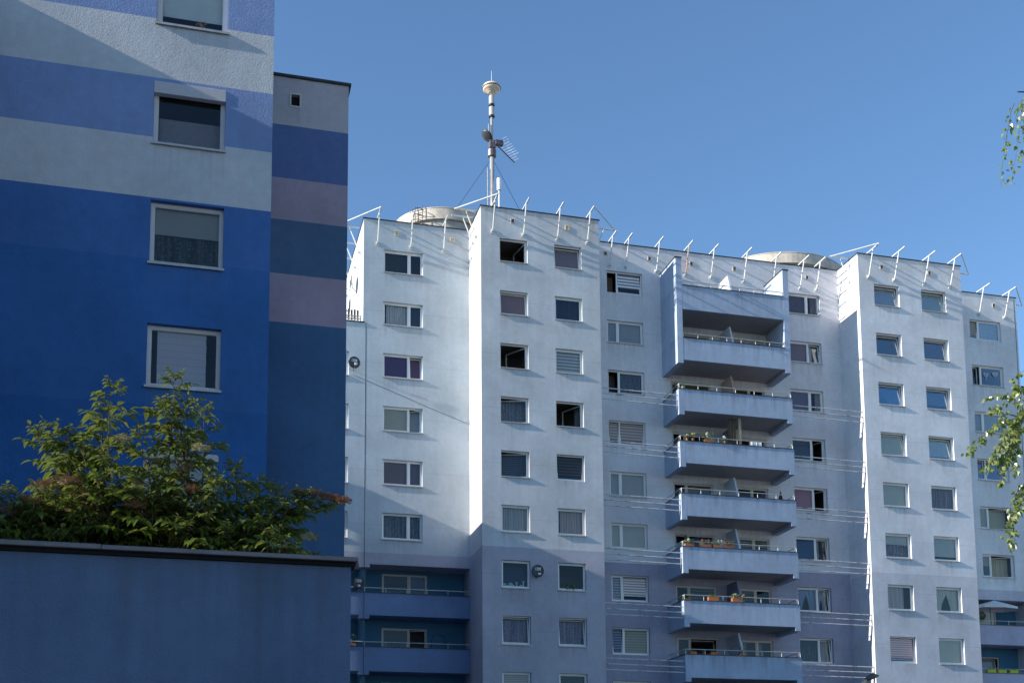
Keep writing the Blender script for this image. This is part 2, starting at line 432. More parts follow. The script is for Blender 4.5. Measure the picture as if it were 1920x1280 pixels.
def leaf_ball(m, c, rx, rz, n, s, rr):
    for _ in range(n):
        a = rr.uniform(0, 6.28); b_ = math.acos(rr.uniform(-1, 1)); q = rr.uniform(.5, 1) ** .6
        p = Vector((c[0] + rx * q * math.sin(b_) * math.cos(a), c[1] + rx * q * math.sin(b_) * math.sin(a), c[2] + rz * q * math.cos(b_)))
        d = Vector((rr.uniform(-1, 1), rr.uniform(-1, 1), rr.uniform(-.6, 1))).normalized(); e = d.cross(Vector((rr.uniform(-1, 1), rr.uniform(-1, 1), rr.uniform(-1, 1)))).normalized()
        m.quad(p - d * s, p + e * s * .45, p + d * s, p - e * s * .45)
WID = [0]
def window(bld, y, op, sashes, sill=True, back=0.15, fw=0.055, box=None, room=True, frame=None, sillmat=None, slash=0.05):
    """sashes: (fraction start, fraction end, state, cover); state: shut, tilt, open, ajar"""
    WID[0] += 1; rr = random.Random(WID[0] * 31)
    x0, x1, z0, z1 = op; yb = y + back; fm = frame or M_FRAME
    m = MB()
    W = x1 - x0
    e = 0.002
    m.box(x0 + e, x0 + fw, yb, yb + 0.07, z0 + e, z1 - e); m.box(x1 - fw, x1 - e, yb, yb + 0.07, z0 + e, z1 - e)
    m.box(x0 + fw, x1 - fw, yb + e, yb + 0.068, z0 + e, z0 + fw + 0.02); m.box(x0 + fw, x1 - fw, yb + e, yb + 0.068, z1 - fw, z1 - e)
    for a, b_, stt, cv in sashes[:-1]:
        xm = x0 + W * b_; m.box(xm - 0.035, xm + 0.035, yb + 0.001, yb + 0.069, z0 + fw + 0.02, z1 - fw)
    win = m.build('window', fm, bld)
    if sill:
        s = MB(); s.box(x0 - 0.03, x1 + 0.03, y - 0.055, y + back - e, z0 - 0.012, z0 + 0.012); s.box(x0 - 0.03, x1 + 0.03, y - 0.058, y - 0.054, z0 - 0.04, z0 + 0.012)
        s.build('sill', sillmat or M_SILL, win)
    if box:
        c = MB(); c.box(x0 - .002, x1 + 0.002, y - 0.02, yb - 0.003, z1 - box, z1 - 0.003); c.build('shutter_box', plain('shutter_box', (0.47, 0.44, 0.45), 0.5, 0, 0.4, 0.05), win, bevel=0.012)
    anyopen = False
    for i, (a, b_, stt, cv) in enumerate(sashes):
        sx0 = x0 + (fw if a == 0 else W * a + 0.035); sx1 = x0 + (W - fw if b_ == 1 else W * b_ - 0.035)
        sz0 = z0 + fw + 0.02; sz1 = z1 - fw; t = 0.05
        if stt == 'fixed': t = 0.012
        # build the sash about its hinge, then turn it
        hx = sx1 if stt in ('open', 'ajar') and (b_ == 1) else sx0
        org = (hx, yb + 0.062, sz0)
        f = MB(); ya, yc = yb + 0.012, yb + 0.06
        f.box(sx0 + e, sx0 + t, ya, yc, sz0 + e, sz1 - e); f.box(sx1 - t, sx1 - e, ya, yc, sz0 + e, sz1 - e)
        f.box(sx0 + t, sx1 - t, ya + e, yc - e, sz0 + e, sz0 + t); f.box(sx0 + t, sx1 - t, ya + e, yc - e, sz1 - t, sz1 - e)
        sa = f.build('sash', fm, win, origin=org)
        g = MB(); yg = yb + 0.03
        g.box(sx0 + t, sx1 - t, yg, yg + 0.008, sz0 + t, sz1 - t)
        pa = g.build('pane', M_GLASS, win, origin=org)
        rot = None
        if stt == 'tilt': rot = (R_(-rr.uniform(5.5, 8.5)), 0, 0)
        elif stt == 'open': rot = (0, 0, R_(-rr.uniform(55, 80)) if hx == sx1 else R_(rr.uniform(55, 80)))
        elif stt == 'ajar': rot = (0, 0, R_(-rr.uniform(12, 24)) if hx == sx1 else R_(rr.uniform(12, 24)))
        if rot: sa.rotation_euler = rot; pa.rotation_euler = rot
        if stt == 'tilt' and cv and cv[0] in ('blind', 'slats'):
            cover(cv, sx0 + t - .012, sx1 - t + .012, sz0 + t - .01, sz1 - t + .01, yb + .063, win, 0, org, rot); continue
        off = {'tilt': 0.26, 'open': 0.5, 'ajar': 0.42}.get(stt, 0.10)
        cover(cv, sx0 - 0.02, sx1 + 0.02, sz0, sz1 + 0.02, yb + off, win, WID[0] * 7 + i)
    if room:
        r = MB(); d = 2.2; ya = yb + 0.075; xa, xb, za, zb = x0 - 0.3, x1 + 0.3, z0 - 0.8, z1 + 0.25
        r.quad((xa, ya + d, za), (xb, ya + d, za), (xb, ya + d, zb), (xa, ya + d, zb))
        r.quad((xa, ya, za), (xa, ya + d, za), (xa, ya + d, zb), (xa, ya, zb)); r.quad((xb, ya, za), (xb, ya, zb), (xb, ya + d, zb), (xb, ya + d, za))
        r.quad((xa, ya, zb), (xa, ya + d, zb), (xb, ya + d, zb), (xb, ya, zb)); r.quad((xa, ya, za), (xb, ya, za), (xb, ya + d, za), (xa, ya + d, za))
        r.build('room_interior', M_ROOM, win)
    return win

# colours of what hangs behind the glass
MAUVE = (0.24, 0.165, 0.20); PURP = (0.10, 0.075, 0.20); GREYP = (0.20, 0.175, 0.22); NAVY = (0.03, 0.045, 0.09)
GRGR = (0.36, 0.42, 0.40); GBLUE = (0.24, 0.29, 0.37); SKYB = (0.04, 0.20, 0.46); BEIGE = (0.42, 0.39, 0.33)
WHITE = (0.62, 0.63, 0.65); LILAC = (0.36, 0.34, 0.44); DKB = (0.05, 0.08, 0.15); MAG = (0.30, 0.14, 0.20); DGREY = (0.15, 0.155, 0.18)
DK = (0.02, 0.022, 0.028)
SLB = ('slats', (0.06, 0.08, 0.12), (0.03, 0.04, 0.065)); SLW = ('slats', WHITE, (0.25, 0.28, 0.33)); SLG = ('slats', (0.26, 0.27, 0.31), (0.15, 0.16, 0.20), 1.0, 0.16)

YF, YA, YM, YR = 56.5, 59.2, 58.68, 59.35                 # bay fronts and the three set-back walls
ROOF = 32.95; PIT = 2.813
def rows(z0, pit, n): return [z0 - pit * k for k in range(n)]
def H(k): return 1.235 + 0.027 * k

# ------------------------------------------------------------------ setting
g = MB(); g.quad((-1500, -1500, 0), (1500, -1500, 0), (1500, 1500, 0), (-1500, 1500, 0)); tag(g.build('ground', M_PAVE), kind='structure')
g = MB(); g.quad((-60, -9, 0.004), (90, -9, 0.004), (90, 7.5, 0.004), (-60, 7.5, 0.004)); tag(g.build('road', M_ASPH), kind='structure')

# ------------------------------------------------------------------ the long pale building
PB = empty('apartment_building', (28, 58, 0), 'long pale blue apartment block with projecting bays and a stack of balconies', 'building')

# --- section left of the first bay, with loggias at its foot
ops = []
zA = [30.12, 27.28, 24.48, 21.65, 18.83, 16.02]
specA = [
    [(0, .66, 'shut', SLB), (.66, 1, 'shut', ('blind', NAVY))],
    [(0, .66, 'shut', ('cloth', (0.40, 0.43, 0.50), (0.12, 1))), (.66, 1, 'shut', ('blind', DKB))],
    [(0, .66, 'shut', ('blind', PURP)), (.66, 1, 'tilt', ('blind', (0.15, 0.085, 0.17)))],
    [(0, .66, 'shut', ('blind', (0.36, 0.37, 0.35))), (.66, 1, 'ajar', ('blind', (0.42, 0.46, 0.52)))],
    [(0, .66, 'shut', ('blind', (0.17, 0.14, 0.17))), (.66, 1, 'shut', ('blind', (0.13, 0.115, 0.19)))],
    [(0, .66, 'shut', ('lace', (0.22, 0.27, 0.36), (0.06, 0.08, 0.13))), (.66, 1, 'shut', ('lace', (0.20, 0.25, 0.34), (0.05, 0.07, 0.12)))]]
for k, z in enumerate(zA): ops.append((8.98, 11.05, z, z + H(k)))
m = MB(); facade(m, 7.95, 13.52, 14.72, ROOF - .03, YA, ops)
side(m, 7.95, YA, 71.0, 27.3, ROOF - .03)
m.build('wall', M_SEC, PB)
for op, sp in zip(ops, specA): window(PB, YA, op, sp)
# lower block at the far left with its roof terrace
opsA0 = [(5.16, 7.24, z, z + H(k)) for k, z in ((2, 24.40), (3, 21.60), (4, 18.80), (5, 15.98))]
m = MB(); facade(m, 3.40, 7.95, 14.72, 27.28, YA, opsA0); m.build('wall', M_SEC, PB)
for k, op in enumerate(opsA0):
    window(PB, YA, op, [(0, .34, 'shut', ('blind', GBLUE)), (.34, 1, 'shut', [SLG, ('blind', GBLUE), SLB, ('lace', LILAC, DKB)][k])])
box_obj('roof', 3.40, 7.94, YA + 0.02, 71, 27.10, 27.27, M_ROOF, PB)
box_obj('coping', 3.40, 8.02, YA - 0.05, YA + 0.2, 27.282, 27.33, M_COPE, PB)
box_obj('expansion_joint', 8.085, 8.115, YA - 0.004, YA + 0.05, 6.0, 27.27, M_COPE, PB)
# loggias
DEPTH = 1.35
m = MB()
LD = []
for zf in (12.30, 9.49, 6.69): LD += [(9.2, 11.55, zf + .02, zf + 2.24), (5.0, 7.2, zf + .02, zf + 2.24)]
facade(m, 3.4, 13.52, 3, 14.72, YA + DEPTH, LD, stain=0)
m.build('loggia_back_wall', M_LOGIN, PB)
for zt, zb in ((13.26, 12.13), (10.53, 9.32), (7.72, 6.52)):
    m = MB(); m.box(3.4, 13.515, YA, YA + 0.14, zb, zt); m.box(3.4, 13.515, YA + 0.14, YA + DEPTH - .002, zb + 0.004, zb + 0.17)
    m.box(7.85, 8.38, YA + 0.003, YA + 0.5, zb - 0.18, zb - 0.001)
    lg = m.build('loggia_parapet', M_LOG, PB)
    box_obj('coping', 3.4, 13.513, YA - 0.04, YA + 0.17, zt + 0.002, zt + 0.03, M_COPE, lg)
    r = MB(); r.tube([(3.4, YA + 0.05, zt + 0.26), (13.5, YA + 0.05, zt + 0.26)], 0.022)
    for q in range(10): r.tube([(3.9 + q * 1.06, YA + 0.05, zt + 0.02), (3.9 + q * 1.06, YA + 0.05, zt + 0.26)], 0.015)
    r.build('railing', M_RAIL, lg)
m = MB(); m.box(7.85, 8.38, YA + 0.003, YA + 0.5, 14.55, 14.72); m.box(3.4, 13.515, YA + 0.05, YA + DEPTH, 14.722, 14.9); m.build('loggia_lintel', M_SEC, PB)
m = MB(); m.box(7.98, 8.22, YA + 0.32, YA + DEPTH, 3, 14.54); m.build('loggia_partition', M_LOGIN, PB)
for k, zf in enumerate((12.30, 9.49, 6.69)):
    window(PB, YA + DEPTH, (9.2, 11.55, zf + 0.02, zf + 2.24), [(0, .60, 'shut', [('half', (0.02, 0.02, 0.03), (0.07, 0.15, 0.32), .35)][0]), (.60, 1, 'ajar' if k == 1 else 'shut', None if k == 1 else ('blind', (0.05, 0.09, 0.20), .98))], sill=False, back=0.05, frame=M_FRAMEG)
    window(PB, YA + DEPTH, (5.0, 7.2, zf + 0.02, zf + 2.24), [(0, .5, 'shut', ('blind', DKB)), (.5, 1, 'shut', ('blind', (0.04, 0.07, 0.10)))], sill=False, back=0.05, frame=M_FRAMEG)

# --- first bay
B1 = (13.52, 19.84)
zB = rows(30.09, 2.805, 9)
LACE1 = ('lace', (0.30, 0.33, 0.38), (0.10, 0.12, 0.16)); LACE2 = ('lace', (0.36, 0.35, 0.44), (0.13, 0.14, 0.22))
c1 = [[(0, 1, 'open', None)], [(0, 1, 'tilt', ('blind', MAUVE))], [(0, 1, 'open', None)], [(0, 1, 'ajar', LACE1)], [(0, 1, 'ajar', ('slats', (0.09, 0.11, 0.17), (0.045, 0.055, 0.09)))],
      [(0, 1, 'shut', ('cloth', (0.33, 0.37, 0.41)))], [(0, 1, 'shut', None)], [(0, 1, 'tilt', LACE2)], [(0, 1, 'shut', ('slats', (0.42, 0.41, 0.42), (0.26, 0.25, 0.27), .8))]]
c2 = [[(0, 1, 'tilt', ('blind', (0.21, 0.165, 0.20)))], [(0, 1, 'shut', ('cloth', (0.05, 0.075, 0.15)))], [(0, 1, 'shut', ('slats', (0.46, 0.49, 0.55), (0.20, 0.22, 0.27), 1, .17))], [(0, 1, 'open', ('cloth', GBLUE, (.82, 1)))],
      [(0, 1, 'tilt', ('slats', (0.045, 0.075, 0.11), (0.025, 0.04, 0.06), 1, .16))], [(0, 1, 'shut', ('cloth', (0.36, 0.33, 0.36), (.12, 1)))], [(0, 1, 'shut', None)], [(0, 1, 'tilt', LACE2)], [(0, 1, 'shut', ('blind', (0.02, 0.06, 0.08)))]]
ops1 = [(14.50, 15.965, z, z + H(k)) for k, z in enumerate(zB)]; ops2 = [(17.395, 18.86, z, z + H(k)) for k, z in enumerate(zB)]
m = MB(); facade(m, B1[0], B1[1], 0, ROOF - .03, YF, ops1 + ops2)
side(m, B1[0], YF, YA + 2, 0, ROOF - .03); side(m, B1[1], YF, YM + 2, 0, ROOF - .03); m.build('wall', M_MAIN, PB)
for k, (o1, o2, s1, s2) in enumerate(zip(ops1, ops2, c1, c2)):
    wa = window(PB, YF, o1, s1); wb = window(PB, YF, o2, s2)
    if k == 6:                                             # white figures on one ledge, a plant on the next
        box_obj('blind', o1[0], o1[1], YF + .6, YF + .61, o1[2], o1[3] + .1, plain('blue_blind', (0.03, 0.06, 0.12), .8), wa)
        m = MB(); x = o1[0] + .16
        while x < o1[0] + 1.15:
            h = random.uniform(.08, .34); m.box(x, x + .05, YF + .24, YF + .28, o1[2] + .08, o1[2] + .08 + h)
            if random.random() < .6: m.box(x - .05, x + .1, YF + .23, YF + .29, o1[2] + .08 + h, o1[2] + .11 + h)
            x += random.uniform(.08, .15)
        m.box(o1[0] + .12, o1[0] + 1.2, YF + .22, YF + .3, o1[2] + .075, o1[2] + .095); m.build('ledge_ornaments', M_WHITE, wa)
        m = MB(); leaf_ball(m, ((o2[0] + o2[1]) / 2 - .1, YF + .32, o2[2] + .22), .45, .2, 150, .06, random.Random(8)); m.build('ledge_plants', M_PLANT, wb)

# --- middle wall behind the balconies
zM = rows(30.14, 2.813, 9)
left = [[(0, .31, 'open', ('cloth', (0.10, 0.11, 0.10), (.3, 1))), (.31, 1, 'tilt', ('slats', (0.60, 0.63, 0.68), (0.14, 0.17, 0.24), .72, .17))],
        [(0, .31, 'shut', ('blind', GBLUE)), (.31, 1, 'shut', ('blind', (0.27, 0.31, 0.38)))],
        [(0, .31, 'open', ('lace', (0.12, 0.13, 0.15), DK)), (.31, 1, 'shut', ('lace', (0.18, 0.21, 0.28), (0.07, 0.09, 0.14)))],
        [(0, .31, 'tilt', SLG), (.31, 1, 'tilt', SLG)],
        [(0, .31, 'shut', ('blind', (0.32, 0.35, 0.42))), (.31, 1, 'shut', ('blind', (0.33, 0.36, 0.42)))],
        [(0, .31, 'shut', ('blind', (0.36, 0.40, 0.44))), (.31, 1, 'shut', ('blind', (0.38, 0.42, 0.45)))],
        [(0, .31, 'shut', ('slats', (0.33, 0.37, 0.46), (0.15, 0.18, 0.26), 1, .14)), (.31, 1, 'tilt', ('slats', (0.42, 0.46, 0.54), (0.17, 0.20, 0.28), .82, .14))],
        [(0, .31, 'tilt', ('slats', (0.12, 0.18, 0.33), (0.07, 0.10, 0.18), 1, .14)), (.31, 1, 'shut', ('slats', (0.30, 0.28, 0.25), (0.21, 0.20, 0.19), 1, .14))],
        [(0, .31, 'shut', ('blind', DKB)), (.31, 1, 'shut', ('blind', DGREY))]]
right = [[(0, .62, 'shut', ('blind', (0.12, 0.10, 0.15))), (.62, 1, 'shut', ('cloth', (0.20, 0.16, 0.20), (.4, 1)))],
         [(0, .62, 'shut', ('blind', (0.22, 0.155, 0.20))), (.62, 1, 'tilt', ('cloth', (0.46, 0.42, 0.42), (0, .5)))],
         [(0, .62, 'shut', ('blind', (0.15, 0.13, 0.22))), (.62, 1, 'shut', ('cloth', (0.24, 0.20, 0.26), (.5, 1)))],
         [(0, .62, 'shut', ('blind', (0.06, 0.085, 0.16))), (.62, 1, 'open', None)],
         [(0, .62, 'shut', ('blind', MAG)), (.62, 1, 'open', None)],
         [(0, .62, 'shut', ('blind', (0.025, 0.085, 0.21))), (.62, 1, 'tilt', ('cloth', (0.35, 0.33, 0.36), (0, .45)))],
         [(0, .62, 'shut', ('swept', (0.20, 0.26, 0.42))), (.62, 1, 'tilt', ('swept', (0.30, 0.32, 0.40)))],
         [(0, .62, 'shut', ('half', (0.02, 0.06, 0.14), (0.10, 0.16, 0.30), .25)), (.62, 1, 'tilt', ('cloth', (0.36, 0.35, 0.40)))],
         [(0, .62, 'shut', ('blind', DKB)), (.62, 1, 'shut', None)]]
opl = [(20.98, 23.05, z, z + H(k)) for k, z in enumerate(zM)]; opr = [(31.70, 33.74, z, z + H(k) - 0.03) for k, z in enumerate(rows(30.10, 2.83, 9))]
TXD = []
for zf in [28.80, 26.01] + [24.23 - 2.8 * q - .99 for q in range(7)]: TXD += [(24.58, 26.90, zf + .02, zf + 2.22), (28.28, 30.12, zf + .02, zf + 2.20)]
m = MB(); facade(m, B1[1], 34.93, 0, ROOF - .03, YM, opl + opr + TXD, stain=1); m.build('wall', M_MID, PB)
for o1, s1 in zip(opl, left): window(PB, YM, o1, s1)
for o1, s1 in zip(opr, right): window(PB, YM, o1, s1)

# --- second bay
B2 = (34.93, 41.43)
zC = rows(30.05, 2.845, 9)
d1 = [[(0, 1, 'tilt', ('blind', (0.25, 0.27, 0.31)))], [(0, 1, 'tilt', ('blind', (0.02, 0.035, 0.07)))], [(0, 1, 'tilt', ('blind', SKYB))], [(0, 1, 'tilt', ('blind', GRGR))],
      [(0, 1, 'shut', ('blind', (0.38, 0.42, 0.42)))], [(0, 1, 'shut', ('half', (0.40, 0.42, 0.43), (0.40, 0.38, 0.44), .42))], [(0, 1, 'shut', ('cloth', (0.40, 0.37, 0.42), (.1, .72)))],
      [(0, 1, 'tilt', ('slats', (0.42, 0.38, 0.44), (0.24, 0.21, 0.27), .95, .12))], [(0, 1, 'shut', ('blind', DGREY))]]
d2 = [[(0, 1, 'tilt', ('blind', (0.27, 0.34, 0.31)))], [(0, 1, 'tilt', ('blind', (0.035, 0.04, 0.06)))], [(0, 1, 'tilt', ('blind', (0.07, 0.17, 0.33), .80))], [(0, 1, 'tilt', ('blind', (0.33, 0.40, 0.39), .90))],
      [(0, 1, 'shut', ('lace', (0.30, 0.27, 0.31), (0.10, 0.09, 0.12)))], [(0, 1, 'shut', ('blind', (0.34, 0.40, 0.41), .84))], [(0, 1, 'shut', ('swept', (0.50, 0.48, 0.46)))],
      [(0, 1, 'shut', ('blind', (0.40, 0.41, 0.38)))], [(0, 1, 'shut', None)]]
ops1 = [(35.86, 37.43, z, z + H(k)) for k, z in enumerate(zC)]; ops2 = [(38.83, 40.40, z, z + H(k)) for k, z in enumerate(zC)]
m = MB(); facade(m, B2[0], B2[1], 0, ROOF - .03, YF, ops1 + ops2)
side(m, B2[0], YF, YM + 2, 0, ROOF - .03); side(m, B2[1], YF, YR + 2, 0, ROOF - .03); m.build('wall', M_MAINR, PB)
for o1, o2, s1, s2 in zip(ops1, ops2, d1, d2): window(PB, YF, o1, s1); window(PB, YF, o2, s2)

# --- end section on the right
zR = [30.07, 27.25, 24.38, 21.50, 18.60, 15.74]
r5 = [[(0, .30, 'tilt', ('slats', (0.20, 0.24, 0.26), (0.12, 0.15, 0.17), 1, .13)), (.30, 1, 'shut', ('slats', (0.32, 0.38, 0.39), (0.20, 0.25, 0.27), 1, .13))],
      [(0, .30, 'ajar', None), (.30, 1, 'shut', ('blind', (0.03, 0.065, 0.14)))],
      [(0, .30, 'shut', ('blind', GBLUE)), (.30, 1, 'shut', ('blind', (0.28, 0.33, 0.40)))],
      [(0, .30, 'tilt', ('blind', (0.03, 0.075, 0.17))), (.30, 1, 'tilt', ('blind', (0.08, 0.08, 0.16)))],
      [(0, .30, 'shut', ('blind', (0.30, 0.30, 0.24))), (.30, 1, 'ajar', ('blind', (0.40, 0.41, 0.35)))],
      [(0, .30, 'shut', ('half', (0.28, 0.22, 0.17), (0.09, 0.08, 0.07), .5)), (.30, 1, 'ajar', ('cloth', (0.44, 0.41, 0.33)))]]
opsR = [(43.96, 46.10, z, z + H(k) - .02) for k, z in enumerate(zR)]
m = MB(); facade(m, B2[1], 47.24, 14.41, ROOF - .03, YR, opsR); side(m, 47.24, YR, 71, 0, ROOF - .03); m.build('wall', M_RIGHT, PB)
wr = []
for op, sp in zip(opsR, r5): wr.append(window(PB, YR, op, sp))
# two paper hearts hung in the window of the second row
def heart(cx, cz, s, y, tail=False):
    m = MB()
    def pt(t, k):
        return (cx + s * k * 0.0625 * 16 * math.sin(t) ** 3, y, cz + s * k * 0.0625 * (13 * math.cos(t) - 5 * math.cos(2 * t) - 2 * math.cos(3 * t) - math.cos(4 * t)))
    n = 32
    for k in ((1.0, 0.74), (0.5, 0.36)):
        for i in range(n):
            a, b_ = 2 * math.pi * i / n, 2 * math.pi * (i + 1) / n
            m.quad(pt(a, k[0]), pt(b_, k[0]), pt(b_, k[1]), pt(a, k[1]))
    if tail: m.box(cx - .012, cx + .012, y - .001, y + .004, cz - s * 1.9, cz - s)
    return m
for cx, cz, s, t in ((44.97, 27.98, 0.16, True), (45.60, 28.06, 0.17, False)):
    heart(cx, cz, s, YR + 0.118, t).build('paper_heart', plain('pale_paper', (0.72, 0.66, 0.70), 0.9), wr[1], solid=0.004)
# continuation beyond the joint, lower, with its own roof line
m = MB(); m.quad((47.24, YR, 0), (60, YR, 0), (60, YR, 27.40), (47.24, YR, 27.40)); m.build('wall', M_RIGHT, PB)
box_obj('coping', 47.26, 60, YR - .05, YR + .2, 27.402, 27.45, M_COPE, PB)
box_obj('roof', 47.26, 60, YR + .02, 71, 27.2, 27.38, M_ROOF, PB)
box_obj('expansion_joint', 47.10, 47.135, YR - 0.004, YR + 0.05, 14.5, 32.8, M_COPE, PB)
# loggias of the end section
m = MB(); facade(m, B2[1], 60, 3, 14.4, YR + DEPTH, [(43.5, 45.7, zf + 0.03, zf + 2.1) for zf in (11.97, 9.17)], stain=0); m.build('loggia_back_wall', M_LOGIN, PB)
M_LOGR = stucco('loggia_mid_blue_render', [(0, (0.42, 0.42, 0.53)), (39, (0.42, 0.42, 0.53))], joints=False)
for zt, zb in ((12.92, 11.80), (10.13, 9.0), (7.3, 6.2)):
    m = MB(); m.box(B2[1] + .003, 47.0, YR, YR + 0.14, zb, zt); m.box(B2[1] + .003, 47.0, YR + 0.14, YR + DEPTH - .002, zb + .004, zb + .17)
    lg = m.build('loggia_parapet', M_LOGR, PB)
    box_obj('coping', B2[1] + .003, 46.99, YR - 0.04, YR + 0.17, zt + .002, zt + .03, M_COPEG, lg)
    r = MB(); r.tube([(B2[1] + .01, YR + 0.05, zt + 0.28), (47, YR + 0.05, zt + 0.28)], 0.022)
    for q in range(5): r.tube([(42.2 + q * 1.1, YR + 0.05, zt + 0.02), (42.2 + q * 1.1, YR + 0.05, zt + 0.28)], 0.016)
    r.build('railing', M_RAIL, lg)
m = MB(); m.box(B2[1] + .003, 47.2, YR + .05, YR + DEPTH, 14.412, 14.6); m.build('loggia_lintel', M_RIGHT, PB)
m = MB(); m.box(47.0, 47.24, YR + .001, YR + DEPTH, 0, 14.4); m.build('loggia_partition', M_RIGHT, PB)
for k, zf in enumerate((11.97, 9.17)):
    window(PB, YR + DEPTH, (43.5, 45.7, zf + 0.03, zf + 2.1), [(0, .27, 'shut', None), (.27, 1, 'shut' if k == 0 else 'tilt', ('blind', (0.46, 0.40, 0.26)) if k == 0 else ('blind', (0.20, 0.20, 0.22), .55))], sill=False, back=.05, frame=M_FRAMEG)

# closing walls behind, and roofs
m = MB(); m.quad((3.4, 71, 0), (3.4, 71, 27.2), (60, 71, 27.2), (60, 71, 0)); m.quad((7.95, 71, 27.2), (7.95, 71, 32.9), (47.24, 71, 32.9), (47.24, 71, 27.2)); m.build('wall', M_MAIN, PB)
m = MB()
m.box(8.0, 47.2, 59.40, 70.9, 32.55, 32.72)
m.box(B1[0] + .03, B1[1] - .03, YF + .03, 59.398, 32.55, 32.721); m.box(B2[0] + .03, B2[1] - .03, YF + .03, 59.398, 32.55, 32.721)
m.box(B1[1] + .03, B2[0] - .03, YM + .02, 59.398, 32.55, 32.719); m.build('roof', M_ROOF, PB)
cop = MB(); t = 0.045; ov = 0.04
cop.box(7.95 - ov, B1[0] - ov, YA - ov, YA + .22, ROOF - .028, ROOF - .028 + t); cop.box(7.95 - ov, 7.95 + .2, YA + .222, 71, ROOF - .028, ROOF - .028 + t)
for b in (B1, B2):
    cop.box(b[0] - ov, b[1] + ov, YF - ov, YF + .22, ROOF - .028, ROOF - .028 + t)
    cop.box(b[0] - ov, b[0] + .2, YF + .222, YM + .6, ROOF - .028, ROOF - .028 + t); cop.box(b[1] - .2, b[1] + ov, YF + .222, YM + .7, ROOF - .028, ROOF - .028 + t)
cop.box(B1[1] + ov + .002, B2[0] - ov - .002, YM - ov, YM + .22, ROOF - .028, ROOF - .028 + t)
cop.box(B2[1] + ov + .002, 47.24 + ov, YR - ov, YR + .22, ROOF - .028, ROOF - .028 + t)
cop.build('coping', M_COPE, PB)

# --- stack of balconies
TX = (24.09, 30.62); YI = YM
def rail(m, z, yb=YM):
    for a in (0.0,):
        m.tube([(TX[0] + .05, yb, z), (TX[0] + .05, YF + .06, z), (TX[1] - .05, YF + .06, z), (TX[1] - .05, yb, z)], 0.022)
    for q in range(7):
        x = TX[0] + .05 + q * (TX[1] - TX[0] - .1) / 6; m.tube([(x, YF + .06, z - .27), (x, YF + .06, z)], 0.016)
    for x in (TX[0] + .05, TX[1] - .05):
        m.tube([(x, YF + 1.1, z - .27), (x, YF + 1.1, z)], 0.016)
        m.tube([(x, YF + .06, z - .02), (x, YF + .5, z - .26)], 0.012)
# framed part at the top: two fins, two panels
m = MB(); FZ = (25.64, 31.43); fi = 0.32
m.box(TX[0], TX[0] + fi, YF, YI - .003, *FZ); m.box(TX[1] - fi, TX[1], YF, YI - .003, *FZ)
m.box(TX[0] + fi + .001, TX[1] - fi - .001, YF + .004, YF + .15, 28.61, 29.90); m.box(TX[0] + fi + .001, TX[1] - fi - .001, YF + .004, YF + .15, 25.83, 27.02)
frm = m.build('balcony', M_BAL, PB)
m = MB(); m.box(TX[0] + fi + .001, TX[1] - fi - .001, YF + .152, YI - .004, 28.62, 28.79); m.box(TX[0] + fi + .001, TX[1] - fi - .001, YF + .152, YI - .004, 25.84, 26.01); m.build('slab', M_SOFF, frm)
m = MB(); m.box(TX[0] - .03, TX[0] + fi + .03, YF - .03, YI - .006, 31.432, 31.48); m.box(TX[1] - fi - .03, TX[1] + .03, YF - .03, YI - .006, 31.432, 31.48)
m.box(TX[0] + fi + .004, TX[1] - fi - .004, YF - .03, YF + .18, 29.902, 29.94); m.box(TX[0] + fi + .004, TX[1] - fi - .004, YF - .03, YF + .18, 27.022, 27.05); m.build('coping', M_COPE, frm)
r = MB()
for z in (29.90, 27.02):
    r.tube([(TX[0] + fi, YF + .06, z + .27), (TX[1] - fi, YF + .06, z + .27)], .022); r.tube([(TX[0] + fi, YF + .06, z + .06), (TX[1] - fi, YF + .06, z + .06)], .012)
    for q in range(8):
        x = TX[0] + fi + .04 + q * (TX[1] - TX[0] - 2 * fi - .08) / 7; r.tube([(x, YF + .06, z + .03), (x, YF + .06, z + .27)], .016)
r.build('railing', M_RAIL, frm)
balz = rows(24.23, 2.80, 7)
for z in balz:
    m = MB(); ch = 0.30
    m.box(TX[0], TX[0] + ch, YF, YI - .003, z - 1.38, z); m.box(TX[1] - ch, TX[1], YF, YI - .003, z - 1.38, z)
    m.box(TX[0] + ch + .001, TX[1] - ch - .001, YF + .002, YF + .15, z - 1.17, z)
    ba = m.build('balcony', M_BAL, PB)
    box_obj('slab', TX[0] + ch + .001, TX[1] - ch - .001, YF + .152, YI - .004, z - 1.165, z - 1.0, M_SOFF, ba)
    m = MB(); m.box(TX[0] - .03, TX[1] + .03, YF - .03, YF + .17, z + .002, z + .03); m.box(TX[0] - .03, TX[0] + ch + .02, YF + .172, YI - .006, z + .002, z + .03); m.box(TX[1] - ch - .02, TX[1] + .03, YF + .172, YI - .006, z + .002, z + .03)
    m.build('coping', M_COPE, ba)
    r = MB(); rail(r, z + .29); r.build('railing', M_RAIL, ba)
